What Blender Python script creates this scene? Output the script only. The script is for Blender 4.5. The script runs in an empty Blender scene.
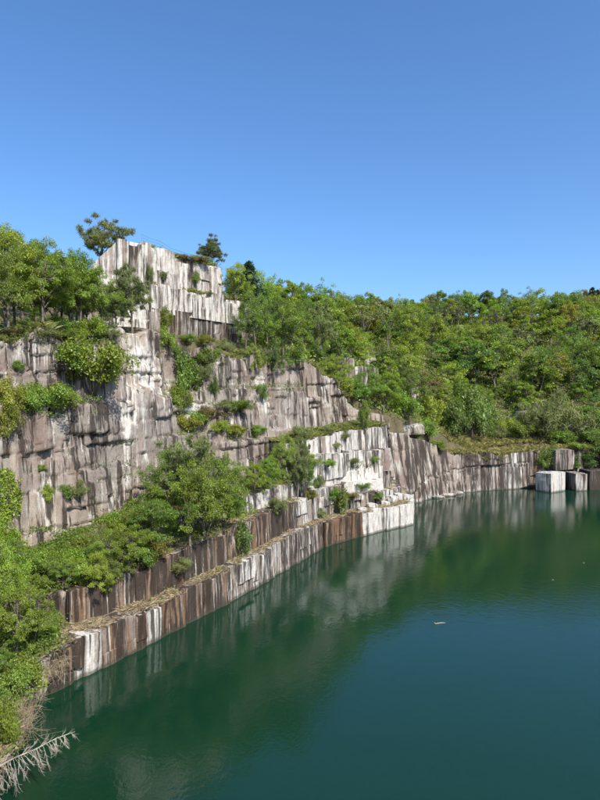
import bpy, math, random
import numpy as np
from mathutils import Vector, Matrix
from mathutils.bvhtree import BVHTree

# ------------------------------------------------------------------ camera, sky, sun, exposure
scene = bpy.context.scene
COL = scene.collection
EYE = 16.0            # metres above the water
F = 601.0             # focal length in photo pixels (600 x 800)
cam = bpy.data.objects.new('camera', bpy.data.cameras.new('camera'))
COL.objects.link(cam)
cam.location = (0, 0, EYE)
cam.rotation_euler = (math.radians(90), 0, 0)
cam.data.sensor_fit = 'VERTICAL'
cam.data.sensor_height = 36.0
cam.data.lens = F / 800 * 36.0
cam.data.clip_start = 0.1
cam.data.clip_end = 5000
scene.camera = cam

SUN = Vector((0.42, -0.58, 0.74)).normalized()
SUN_EL = math.asin(SUN.z)
SUN_AZ = math.atan2(SUN.x, SUN.y)
world = bpy.data.worlds.new('World')
scene.world = world
world.use_nodes = True
wn = world.node_tree
sky = wn.nodes.new('ShaderNodeTexSky')
sky.sky_type = 'NISHITA'
sky.sun_disc = False
sky.sun_elevation = SUN_EL
sky.sun_rotation = SUN_AZ
sky.altitude = 300
sky.air_density = 1.0
sky.dust_density = 2.0
sky.ozone_density = 7.0
bg = wn.nodes['Background']
hs_ = wn.nodes.new('ShaderNodeHueSaturation')
hs_.inputs['Saturation'].default_value = 1.10
wn.links.new(sky.outputs[0], hs_.inputs['Color'])
wn.links.new(hs_.outputs[0], bg.inputs[0])
bg.inputs[1].default_value = 0.137
sl = bpy.data.lights.new('sun', 'SUN')
sl.energy = 3.9
sl.angle = math.radians(0.5)
sl.color = (1.0, 0.95, 0.87)
sun = bpy.data.objects.new('sun', sl)
COL.objects.link(sun)
sun.rotation_euler = SUN.to_track_quat('Z', 'Y').to_euler()
sun.location = (60, -60, 90)
vs = scene.view_settings
vs.view_transform = 'Standard'
vs.look = 'None'
vs.exposure = 0.70
vs.gamma = 1.0
vs.use_curve_mapping = False
scene.cycles.max_bounces = 6
scene.cycles.transparent_max_bounces = 4

rng = np.random.default_rng(7)
random.seed(7)


def P(u, d, v=None):
    x = (u - 300) / F * d
    return (x, d) if v is None else Vector((x, d, EYE + (400 - v) / F * d))


def proj(x, y, z):
    y = np.maximum(y, 1.0)
    return 300 + F * x / y, 400 - F * (z - EYE) / y


# ------------------------------------------------------------------ noise
def _h(a, b, c, seed):
    n = (a.astype(np.int64) * 374761393 + b.astype(np.int64) * 668265263 + c.astype(np.int64) * 2147483647 + seed * 1274126177) & 0xFFFFFFFF
    n = ((n ^ (n >> 13)) * 1274126177) & 0xFFFFFFFF
    n = (n ^ (n >> 16)) * 2246822519 & 0xFFFFFFFF
    return ((n ^ (n >> 15)) & 0xFFFFFF) / float(0xFFFFFF)


def vnoise(x, y, z=0.0, seed=0):
    x, y, z = np.broadcast_arrays(np.asarray(x, float), np.asarray(y, float), np.asarray(z, float))
    xi, yi, zi = np.floor(x), np.floor(y), np.floor(z)
    fx, fy, fz = x - xi, y - yi, z - zi
    fx, fy, fz = [t * t * (3 - 2 * t) for t in (fx, fy, fz)]
    r = 0
    for i in (0, 1):
        for j in (0, 1):
            for k in (0, 1):
                w = (fx if i else 1 - fx) * (fy if j else 1 - fy) * (fz if k else 1 - fz)
                r = r + w * _h(xi + i, yi + j, zi + k, seed)
    return r


def fbm(x, y, z=0.0, seed=0, octv=4):
    r, a, t = 0, 0.5, 0
    for o in range(octv):
        r = r + a * (vnoise(np.asarray(x) * 2 ** o, np.asarray(y) * 2 ** o, np.asarray(z) * 2 ** o, seed + o * 17) - 0.5)
        a *= 0.5
    return r * 2


# ------------------------------------------------------------------ material helpers
class NT:
    def __init__(s, name):
        s.m = bpy.data.materials.new(name)
        s.m.use_nodes = True
        s.t = s.m.node_tree
        s.b = s.t.nodes['Principled BSDF']
        s.o = s.t.nodes['Material Output']

    def n(s, typ, **kw):
        nd = s.t.nodes.new(typ)
        for k, v in kw.items():
            setattr(nd, k, v)
        return nd

    def l(s, a, b):
        s.t.links.new(a, b)

    def val(s, sock, v):
        if hasattr(v, 'type') and hasattr(v, 'links'):
            s.l(v, sock)
        else:
            sock.default_value = v

    def math(s, op, a, b=0.0, c=0.0, clamp=False):
        nd = s.n('ShaderNodeMath', operation=op, use_clamp=clamp)
        for i, v in enumerate((a, b, c)):
            s.val(nd.inputs[i], v)
        return nd.outputs[0]

    def mix(s, f, a, b):
        nd = s.n('ShaderNodeMix', data_type='RGBA')
        s.val(nd.inputs[0], f)
        for sock, v in ((nd.inputs[6], a), (nd.inputs[7], b)):
            if isinstance(v, tuple):
                v = (*v, 1.0)
            s.val(sock, v)
        return nd.outputs[2]

    def step(s, x, lo, hi):
        nd = s.n('ShaderNodeMapRange', interpolation_type='SMOOTHSTEP')
        s.val(nd.inputs[0], x)
        nd.inputs[1].default_value = lo
        nd.inputs[2].default_value = hi
        return nd.outputs[0]

    def noise(s, vec, scale, detail=4.0, rough=0.55, stretch=None, dist=0.0):
        if stretch:
            mp = s.n('ShaderNodeMapping')
            s.l(vec, mp.inputs[0])
            mp.inputs['Scale'].default_value = stretch
            vec = mp.outputs[0]
        nd = s.n('ShaderNodeTexNoise')
        s.l(vec, nd.inputs['Vector'])
        nd.inputs['Scale'].default_value = scale
        nd.inputs['Detail'].default_value = detail
        nd.inputs['Roughness'].default_value = rough
        nd.inputs['Distortion'].default_value = dist
        return nd.outputs['Fac']

    def attr(s, name, out='Vector'):
        return s.n('ShaderNodeAttribute', attribute_name=name).outputs[out]

    def bump(s, h, strength, dist, prev=None):
        nd = s.n('ShaderNodeBump')
        nd.inputs['Strength'].default_value = strength
        nd.inputs['Distance'].default_value = dist
        s.l(h, nd.inputs['Height'])
        if prev is not None:
            s.l(prev, nd.inputs['Normal'])
        return nd.outputs[0]


def rock_material():
    t = NT('quarried_granite')
    w = t.attr('wallpos')
    st = t.attr('stain', 'Color')
    sp = t.n('ShaderNodeSeparateColor')
    t.l(st, sp.inputs[0])
    R, G, B = sp.outputs
    big = t.noise(w, 1.0, 4, 0.6, (0.55, 0.5, 0.07))           # wide runs of stain
    mid = t.noise(w, 1.0, 5, 0.65, (2.1, 1.5, 0.13))           # narrow runs
    fine = t.noise(w, 1.0, 4, 0.7, (7.0, 4.0, 0.6))
    patch = t.noise(w, 0.45, 6, 0.65)
    grain = t.noise(w, 9.0, 5, 0.7)
    # weathered base, warm grey to purple brown
    base = t.mix(t.step(patch, 0.35, 0.65), (0.205, 0.152, 0.124), (0.312, 0.258, 0.212))
    base = t.mix(t.math('MULTIPLY', t.step(mid, 0.46, 0.66), 0.75), base, (0.140, 0.103, 0.080))
    zone = t.noise(w, 0.11, 3, 0.5)
    base = t.mix(t.math('MULTIPLY', t.step(zone, 0.50, 0.66), 0.55), base, (0.36, 0.295, 0.225))
    base = t.mix(t.math('MULTIPLY', t.step(zone, 0.50, 0.34), 0.5), base, (0.215, 0.200, 0.180))
    base = t.mix(t.math('MULTIPLY', t.step(fine, 0.55, 0.75), 0.45), base, (0.46, 0.42, 0.36))
    lich = t.noise(w, 0.9, 5, 0.6)
    base = t.mix(t.math('MULTIPLY', t.step(lich, 0.52, 0.68), 0.5), base, (0.27, 0.27, 0.20))
    # clean, pale granite
    wv = t.math('ADD', R, t.math('MULTIPLY', t.math('SUBTRACT', big, 0.5), 1.5))
    wv = t.math('ADD', wv, t.math('MULTIPLY', t.math('SUBTRACT', mid, 0.5), 1.7))
    wv = t.math('ADD', wv, t.math('MULTIPLY', t.math('SUBTRACT', patch, 0.5), 0.9))
    pale = t.mix(t.step(fine, 0.35, 0.7), (0.45, 0.41, 0.345), (0.66, 0.63, 0.57))
    pale = t.mix(t.math('MULTIPLY', t.step(patch, 0.5, 0.7), 0.45), pale, (0.33, 0.29, 0.245))
    col = t.mix(t.step(wv, 0.38, 0.66), base, pale)
    # rust
    ov = t.math('ADD', B, t.math('MULTIPLY', t.math('SUBTRACT', mid, 0.5), 2.0))
    col = t.mix(t.math('MULTIPLY', t.step(ov, 0.45, 0.75), 0.85), col, (0.150, 0.080, 0.035))
    # black runs of algae; painted shade uses this layer too
    dark = t.noise(w, 1.0, 5, 0.62, (1.25, 1.0, 0.075), 0.2)
    dark2 = t.noise(w, 1.0, 5, 0.7, (5.0, 2.0, 0.17))
    dv = t.math('ADD', G, t.math('MULTIPLY', t.math('SUBTRACT', dark, 0.5), 3.6))
    dv = t.math('ADD', dv, t.math('MULTIPLY', t.math('SUBTRACT', dark2, 0.5), 1.7))
    zone2 = t.noise(w, 1.0, 3, 0.5, (0.17, 0.3, 0.10))
    dv = t.math('ADD', dv, t.math('MULTIPLY', t.math('SUBTRACT', zone2, 0.5), 1.3))
    col = t.mix(t.math('MULTIPLY', t.step(dv, 0.36, 0.68), 0.88), col, (0.028, 0.021, 0.016))
    drip = t.noise(w, 1.0, 5, 0.62, (4.4, 2.5, 0.11), 0.15)
    dp = t.math('ADD', drip, t.math('MULTIPLY', R, 0.22))
    gate = t.noise(w, 1.0, 3, 0.5, (0.22, 0.3, 0.16))
    dp = t.math('ADD', dp, t.math('MULTIPLY', t.math('SUBTRACT', gate, 0.55), 0.55))
    col = t.mix(t.math('MULTIPLY', t.step(dp, 0.65, 0.75), 0.75), col, (0.55, 0.52, 0.465))
    sx = t.n('ShaderNodeSeparateXYZ')
    t.l(w, sx.inputs[0])
    lap = t.math('ADD', sx.outputs[2], t.math('MULTIPLY', t.math('SUBTRACT', mid, 0.5), 0.5))
    col = t.mix(t.math('MULTIPLY', t.step(lap, 0.32, 0.10), 0.7), col, (0.055, 0.055, 0.035))
    gm = t.n('ShaderNodeMapRange')
    t.l(grain, gm.inputs[0])
    gm.inputs[1].default_value = 0.3
    gm.inputs[2].default_value = 0.7
    gm.inputs[3].default_value = 0.72
    gm.inputs[4].default_value = 1.18
    mul = t.n('ShaderNodeMix', data_type='RGBA', blend_type='MULTIPLY')
    mul.inputs[0].default_value = 1.0
    t.l(col, mul.inputs[6])
    cc = t.n('ShaderNodeCombineColor')
    for i in range(3):
        t.l(gm.outputs[0], cc.inputs[i])
    t.l(cc.outputs[0], mul.inputs[7])
    t.l(mul.outputs[2], t.b.inputs['Base Color'])
    t.b.inputs['Roughness'].default_value = 0.88
    t.b.inputs['Specular IOR Level'].default_value = 0.25
    b1 = t.bump(t.noise(w, 2.6, 6, 0.7), 0.4, 0.07)
    b2 = t.bump(t.noise(w, 1.0, 5, 0.7, (5.0, 3.0, 0.9)), 0.6, 0.08, b1)
    t.l(b2, t.b.inputs['Normal'])
    return t.m


def soil_material(name, a, b, c, scale=0.5):
    t = NT(name)
    g = t.n('ShaderNodeNewGeometry').outputs['Position']
    n1 = t.noise(g, scale, 6, 0.6)
    n2 = t.noise(g, scale * 9, 5, 0.7)
    col = t.mix(t.step(n1, 0.35, 0.65), a, b)
    col = t.mix(t.step(n2, 0.5, 0.7), col, c)
    t.l(col, t.b.inputs['Base Color'])
    t.b.inputs['Roughness'].default_value = 0.95
    t.b.inputs['Specular IOR Level'].default_value = 0.1
    t.l(t.bump(n2, 0.8, 0.2), t.b.inputs['Normal'])
    return t.m


def leaf_material(name, rgb, rgb2, hue=0.035, trans=0.42):
    t = NT(name)
    oi = t.n('ShaderNodeObjectInfo').outputs['Random']
    tint = t.attr('tint', 'Fac')
    col = t.mix(oi, rgb, rgb2)
    hs = t.n('ShaderNodeHueSaturation')
    t.l(col, hs.inputs['Color'])
    r2 = t.math('FRACT', t.math('MULTIPLY', oi, 17.31))
    t.l(t.math('ADD', 0.5 - hue / 2, t.math('MULTIPLY', r2, hue)), hs.inputs['Hue'])
    t.l(t.math('MULTIPLY', tint, t.math('ADD', 0.80, t.math('MULTIPLY', t.math('FRACT', t.math('MULTIPLY', oi, 5.77)), 0.4))), hs.inputs['Value'])
    d = t.n('ShaderNodeBsdfDiffuse')
    tr = t.n('ShaderNodeBsdfTranslucent')
    gl = t.n('ShaderNodeBsdfGlossy')
    gl.inputs['Roughness'].default_value = 0.45
    gl.inputs['Color'].default_value = (1, 1, 1, 1)
    t.l(hs.outputs[0], d.inputs[0])
    w = t.n('ShaderNodeMix', data_type='RGBA', blend_type='MULTIPLY')
    w.inputs[0].default_value = 1
    t.l(hs.outputs[0], w.inputs[6])
    w.inputs[7].default_value = (1.25, 1.25, 0.55, 1)
    t.l(w.outputs[2], tr.inputs[0])
    m1 = t.n('ShaderNodeMixShader')
    m1.inputs[0].default_value = trans
    t.l(d.outputs[0], m1.inputs[1])
    t.l(tr.outputs[0], m1.inputs[2])
    m2 = t.n('ShaderNodeMixShader')
    m2.inputs[0].default_value = 0.025
    t.l(m1.outputs[0], m2.inputs[1])
    t.l(gl.outputs[0], m2.inputs[2])
    t.l(m2.outputs[0], t.o.inputs[0])
    return t.m


def plain_material(name, rgb, rough=0.7, var=0.3, scale=6.0, metal=0.0):
    t = NT(name)
    g = t.n('ShaderNodeTexCoord').outputs['Object']
    n = t.noise(g, scale, 5, 0.65)
    col = t.mix(t.step(n, 0.3, 0.7), tuple(c * (1 - var) for c in rgb), tuple(min(1, c * (1 + var)) for c in rgb))
    t.l(col, t.b.inputs['Base Color'])
    t.b.inputs['Roughness'].default_value = rough
    t.b.inputs['Metallic'].default_value = metal
    t.l(t.bump(n, 0.4, 0.02), t.b.inputs['Normal'])
    return t.m


def water_material():
    t = NT('quarry_water')
    g = t.n('ShaderNodeNewGeometry').outputs['Position']
    n = t.noise(g, 0.035, 3, 0.5)
    col = t.mix(t.step(n, 0.3, 0.7), (0.0042, 0.027, 0.0125), (0.0055, 0.031, 0.0150))
    t.l(col, t.b.inputs['Base Color'])
    t.b.inputs['IOR'].default_value = 1.45
    t.b.inputs['Roughness'].default_value = 0.03
    t.b.inputs['Specular IOR Level'].default_value = 0.5
    r1 = t.noise(g, 1.7, 3, 0.55, (1.0, 0.75, 1.0), 0.3)
    r2 = t.noise(g, 6.5, 3, 0.6, (1.0, 0.8, 1.0), 0.2)
    wind = t.step(t.noise(g, 0.05, 3, 0.5), 0.35, 0.7)
    h = t.math('ADD', t.math('MULTIPLY', r1, 0.011), t.math('MULTIPLY', t.math('MULTIPLY', r2, t.math('ADD', 0.35, wind)), 0.006))
    t.l(t.bump(h, 1.0, 1.0), t.b.inputs['Normal'])
    return t.m


M_ROCK = rock_material()
M_SOIL = soil_material('woodland_soil', (0.10, 0.085, 0.05), (0.16, 0.13, 0.075), (0.075, 0.095, 0.03))
M_LITTER = soil_material('dry_leaf_litter', (0.26, 0.195, 0.115), (0.36, 0.28, 0.17), (0.19, 0.16, 0.075), 0.9)
M_WATER = water_material()
M_BARK = plain_material('grey_brown_bark', (0.16, 0.13, 0.105), 0.9, 0.4, 5)
M_DEAD = plain_material('bleached_dead_wood', (0.36, 0.315, 0.255), 0.9, 0.4, 3)
M_TWIG = plain_material('dry_twigs', (0.33, 0.26, 0.165), 0.9, 0.25, 3)
L_BRIGHT = leaf_material('fresh_green_leaves', (0.212, 0.312, 0.034), (0.272, 0.345, 0.046))
L_MID = leaf_material('mid_green_leaves', (0.168, 0.268, 0.042), (0.215, 0.295, 0.052))
L_DARK = leaf_material('deep_green_leaves', (0.112, 0.195, 0.042), (0.160, 0.228, 0.046))
L_OLIVE = leaf_material('olive_needles', (0.165, 0.200, 0.065), (0.215, 0.230, 0.080), 0.02, 0.25)
L_YELLOW = leaf_material('yellow_green_leaves', (0.230, 0.273, 0.029), (0.285, 0.273, 0.047))
L_BROWN = leaf_material('brownish_new_leaves', (0.235, 0.172, 0.079), (0.222, 0.198, 0.067), 0.02)
L_CONIF = leaf_material('dark_conifer_needles', (0.036, 0.078, 0.031), (0.054, 0.102, 0.036), 0.02, 0.15)
L_DRY = leaf_material('dry_straw', (0.36, 0.295, 0.18), (0.42, 0.35, 0.215), 0.02, 0.25)
L_PINE = leaf_material('pine_needles', (0.135, 0.170, 0.055), (0.170, 0.195, 0.062), 0.02, 0.2)
L_GRASS = leaf_material('bank_grass', (0.20, 0.235, 0.055), (0.23, 0.245, 0.065), 0.02, 0.3)


# ------------------------------------------------------------------ mesh helpers
def mesh_from(name, V, Fc, mat, attrs=None, smooth=False):
    me = bpy.data.meshes.new(name)
    V = np.asarray(V, np.float32)
    if isinstance(Fc, np.ndarray):
        k = Fc.shape[1]
        me.vertices.add(len(V))
        me.vertices.foreach_set('co', V.ravel())
        me.loops.add(Fc.size)
        me.loops.foreach_set('vertex_index', Fc.ravel().astype(np.int32))
        me.polygons.add(len(Fc))
        me.polygons.foreach_set('loop_start', (np.arange(len(Fc)) * k).astype(np.int32))
        me.polygons.foreach_set('loop_total', np.full(len(Fc), k, np.int32))
        me.update(calc_edges=True)
    else:
        me.from_pydata(V.tolist(), [], Fc)
        me.update()
    me.materials.append(mat)
    for k, (typ, arr) in (attrs or {}).items():
        a = me.attributes.new(k, typ, 'POINT')
        arr = np.asarray(arr, np.float32).ravel()
        a.data.foreach_set({'FLOAT': 'value', 'FLOAT_VECTOR': 'vector', 'FLOAT_COLOR': 'color'}[typ], arr)
    if smooth:
        me.polygons.foreach_set('use_smooth', np.ones(len(me.polygons), bool))
    return me


def obj(name, me, parent=None, loc=None, rot=None):
    o = bpy.data.objects.new(name, me)
    COL.objects.link(o)
    if parent is not None:
        o.parent = parent
    if loc is not None:
        o.location = loc
    if rot is not None:
        o.rotation_euler = rot
    return o


def tag(o, label=None, cat=None, group=None, kind=None):
    if label:
        o['label'] = label
    if cat:
        o['category'] = cat
    if group:
        o['group'] = group
    if kind:
        o['kind'] = kind
    return o


def tubes(paths, sides=6):
    """paths: list of (list of points, list of radii) -> V, F"""
    V, Fc, n0 = [], [], 0
    for pts, rad in paths:
        pts = [Vector(p) for p in pts]
        m = len(pts)
        for i, p in enumerate(pts):
            d = (pts[min(i + 1, m - 1)] - pts[max(i - 1, 0)]).normalized()
            a = d.orthogonal().normalized() if abs(d.z) > 0.95 else Vector((0, 0, 1)).cross(d).normalized()
            b = d.cross(a)
            for k in range(sides):
                t = 2 * math.pi * k / sides
                V.append(p + (a * math.cos(t) + b * math.sin(t)) * rad[i])
        for i in range(m - 1):
            for k in range(sides):
                k2 = (k + 1) % sides
                Fc.append((n0 + i * sides + k, n0 + i * sides + k2, n0 + (i + 1) * sides + k2, n0 + (i + 1) * sides + k))
        Fc.append(tuple(n0 + k for k in reversed(range(sides))))
        Fc.append(tuple(n0 + (m - 1) * sides + k for k in range(sides)))
        n0 += m * sides
    return [tuple(v) for v in V], Fc


# ------------------------------------------------------------------ plan of the quarry (x, y, top z)
def pl(*rows):
    return np.array(rows, float)


T1 = pl((-11, -4, 3.0), (-10.4, 10, 1.6), (-10.6, 18, 1.2), (-11.7, 24.3, 1.1), (-13.1, 28.5, 1.7), (-13.9, 32, 2.2), (-9.9, 39.1, 2.25),
        (-4.85, 48.6, 2.6), (-0.3, 58.6, 3.0), (2.7, 65.4, 2.75), (7.4, 70.7, 2.7), (14.5, 77.4, 2.8), (16.1, 84, 2.8), (16.3, 92, 2.8))
T2 = pl((-19.5, 36.5, 4.2), (-14, 36.6, 4.2), (-10.4, 41, 4.6), (-5.05, 50.6, 5.4), (-0.3, 61, 5.6), (2.83, 68, 5.0), (6.03, 72.5, 4.5), (10.1, 76, 4.4),
        (12.75, 79, 4.2), (14.2, 84, 4.2), (14.3, 91, 4.2))
T3 = pl((-13.5, 53, 6.2), (-10.4, 50, 6.5), (-5.4, 54, 7.3), (-1.64, 61.5, 7.2), (1.1, 67, 7.2), (4.9, 73.5, 7.3), (11.0, 79, 7.4), (12.7, 83, 7.6), (13.3, 90, 7.6))
T4 = pl((-4.5, 71, 11.0), (-1.6, 67.6, 11.0), (1.05, 70, 11.3), (5.06, 76, 11.9), (12.0, 82, 12.5), (13.2, 90, 12.5))
MW = pl((12, -9, 14.4), (-10, -8, 15.0), (-19, 4, 17), (-22.5, 20, 20), (-21.5, 34, 21.3), (-21.0, 42, 21.4), (-19.6, 47, 21.2), (-17.0, 51, 21.4), (-14.0, 56, 22.7),
        (-10.5, 63, 22.9), (-5.5, 66.5, 20.8), (0, 75, 20.8), (3.2, 78.5, 20.6), (6.1, 82, 18.2), (9.3, 86, 15.0), (14.0, 88.3, 12.6))
RW = pl((12.0, 87.4, 12.9), (14.0, 88.3, 11.4), (17.9, 91.6, 10.6), (23.0, 99, 9.0), (27.0, 103, 6.8), (35.6, 107, 6.2), (43.0, 110, 6.8), (56, 112, 7.0), (76, 112, 8.0),
        (96, 98, 9), (102, 60, 10), (84, 10, 12), (44, -14, 14), (12, -9, 14.4))
U1 = pl((-33, 80, 29.0), (-24.4, 67.2, 29.3), (-20.8, 68.3, 29.6), (-17.5, 70, 29.6), (-7.9, 83.5, 29.7), (-6.2, 92, 29.6), (-12, 108, 29))
U2 = pl((-32, 81, 30.5), (-24.2, 67.5, 30.6), (-20.8, 68.55, 34.3), (-17.6, 70.35, 34.4), (-17.0, 72.0, 34.2), (-13.6, 76.9, 33.6), (-10.7, 80.9, 34.0), (-10.6, 88, 34), (-14, 108, 34))
UX = U2.copy()


class Line:
    """polyline with arc length, outward normals (towards the lake) and interpolated top height"""
    def __init__(s, pts):
        s.p = pts[:, :2]
        s.z = pts[:, 2]
        seg = np.diff(s.p, axis=0)
        s.L = np.hypot(seg[:, 0], seg[:, 1])
        s.cum = np.concatenate([[0], np.cumsum(s.L)])
        s.len = s.cum[-1]
        d = seg / s.L[:, None]
        s.dir = d
        s.nrm = np.stack([d[:, 1], -d[:, 0]], 1)

    def at(s, t):
        t = np.clip(t, 0, s.len)
        return np.stack([np.interp(t, s.cum, s.p[:, 0]), np.interp(t, s.cum, s.p[:, 1])], -1)

    def top(s, t):
        return np.interp(t, s.cum, s.z)

    def normal(s, t, r=0.8):
        a, b = s.at(np.asarray(t) - r), s.at(np.asarray(t) + r)
        d = b - a
        d /= np.maximum(np.linalg.norm(d, axis=-1, keepdims=True), 1e-6)
        return np.stack([d[..., 1], -d[..., 0]], -1)

    def near(s, Q):
        """distance and arc position of the nearest point for points Q (n,2)"""
        best = np.full(len(Q), 1e9)
        arc = np.zeros(len(Q))
        for i in range(len(s.L)):
            v = Q - s.p[i]
            t = np.clip(v @ s.dir[i], 0, s.L[i])
            dd = np.hypot(*(v - t[:, None] * s.dir[i]).T)
            m = dd < best
            best[m] = dd[m]
            arc[m] = s.cum[i] + t[m]
        return best, arc

    def s_of_u(s, u):
        t = np.linspace(0, s.len, 4000)
        q = s.at(t)
        uu = 300 + F * q[:, 0] / np.maximum(q[:, 1], 1)
        ok = q[:, 1] > 20
        return t[ok][np.argmin(np.abs(uu[ok] - u))]


def inside(poly, Q):
    x, y = Q[:, 0], Q[:, 1]
    r = np.zeros(len(Q), bool)
    n = len(poly)
    for i in range(n):
        x1, y1 = poly[i]
        x2, y2 = poly[(i + 1) % n]
        c = ((y1 > y) != (y2 > y)) & (x < (x2 - x1) * (y - y1) / (y2 - y1 + 1e-12) + x1)
        r ^= c
    return r


LT1, LT2, LT3, LT4, LM, LR, LU1, LU2 = [Line(a) for a in (T1, T2, T3, T4, MW, RW, U1, U2)]


# ------------------------------------------------------------------ stains on the rock, with one shaded return painted in as black
BLOBS = [  # u, v, ru, rv, white, black, rust
    (108, 258, 7, 16, -.3, .35, 0), (135, 260, 22, 22, .22, -.1, 0), (150, 255, 10, 15, .15, -.2, 0), (200, 280, 22, 12, .22, -.15, 0),
    (170, 285, 12, 16, .15, -.2, 0), (135, 300, 14, 16, .0, .1, 0), (195, 318, 32, 18, -.28, .16, 0), (222, 308, 12, 14, .10, 0, 0),
    (241, 310, 4, 26, -.5, .55, 0), (120, 315, 10, 20, .25, -.1, 0), (205, 300, 18, 8, .22, -.1, 0),  # first entry: shade of the summit cliff's right return, painted as dark colour
    (138, 358, 13, 18, .50, -.2, 0), (150, 400, 26, 40, .24, -.20, 0), (120, 440, 26, 30, .10, -.06, .05), (110, 350, 14, 12, .0, .1, 0), (30, 350, 40, 16, .06, .0, 0),
    (45, 495, 10, 18, .32, -.15, 0), (60, 540, 45, 20, .24, .05, 0), (104, 505, 7, 30, .30, -.1, 0), (75, 460, 18, 20, -.1, .22, 0),
    (62, 430, 26, 22, .06, .0, .05), (22, 500, 6, 60, -.2, .35, 0), (8, 456, 12, 14, .1, -.3, .55), (14, 545, 8, 18, .45, -.2, 0),
    (130, 470, 30, 18, .08, .05, 0), (262, 394, 6, 16, .42, -.2, 0), (196, 408, 8, 8, .38, -.2, 0), (238, 424, 14, 9, .45, .05, 0),
    (232, 452, 22, 14, -.12, .18, 0), (300, 410, 40, 34, -.02, -.05, 0), (345, 425, 30, 14, .1, .05, 0), (268, 445, 26, 20, -.1, -.05, 0),
    (352, 366, 18, 20, .35, -.1, 0), (408, 426, 14, 6, .3, -.3, 0)]


def stain_shade_at(u, v, base):
    s = np.stack([np.full(u.shape, b) for b in base], -1)
    for (bu, bv, ru, rv, w, k, r) in BLOBS:
        g = np.exp(-((u - bu) / ru) ** 2 - ((v - bv) / rv) ** 2)
        s[..., 0] += w * g
        s[..., 1] += k * g
        s[..., 2] += r * g
    return s


def col4(s):
    s = np.clip(s, 0, 1.4)
    return np.concatenate([s, np.ones(s.shape[:-1] + (1,))], -1)


BV_V, BV_F = [], []


def add_bvh(V, Fq):
    n0 = sum(len(a) for a in BV_V)
    BV_V.append(np.asarray(V))
    BV_F.append(np.asarray(Fq) + n0)


def panels(s, z, bw, bh, seed):
    """split rock: flat, slightly tilted rectangular faces between straight joints; offset in -1..1 and joint mask"""
    seg = np.floor(s / (bw * 3.7) + 0.3 * _h(np.floor(z / (bh * 2.5)), z * 0, z * 0, seed + 1))
    zz = z / bh + _h(seg, seg * 0, seg * 0, seed + 2) + 0.10 * (s / bw - seg * 3.7) * (_h(seg, seg * 0 + 1, seg * 0, seed + 3) - .5)
    band = np.floor(zz)
    ph = _h(band, seg, seg * 0, seed + 4) * 9
    sw = s / bw + ph + 0.30 * np.sin(s / bw * 2.03 + ph * 3)
    col = np.floor(sw)
    fx, fz = sw - col - .5, zz - band - .5
    off = (_h(col, band, seg * 0, seed + 5) - .5) * 2
    off = off + (_h(col, band, seg * 0 + 1, seed + 5) - .5) * 1.3 * fx + (_h(col, band, seg * 0 + 2, seed + 5) - .65) * 1.0 * fz
    edge = np.minimum((.5 - np.abs(fx)) * bw, (.5 - np.abs(fz)) * bh * 1.0)
    joint = (edge < 0.09) * (_h(col, band, seg * 0 + 3, seed + 5) > .45)
    return off, joint.astype(float)


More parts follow.
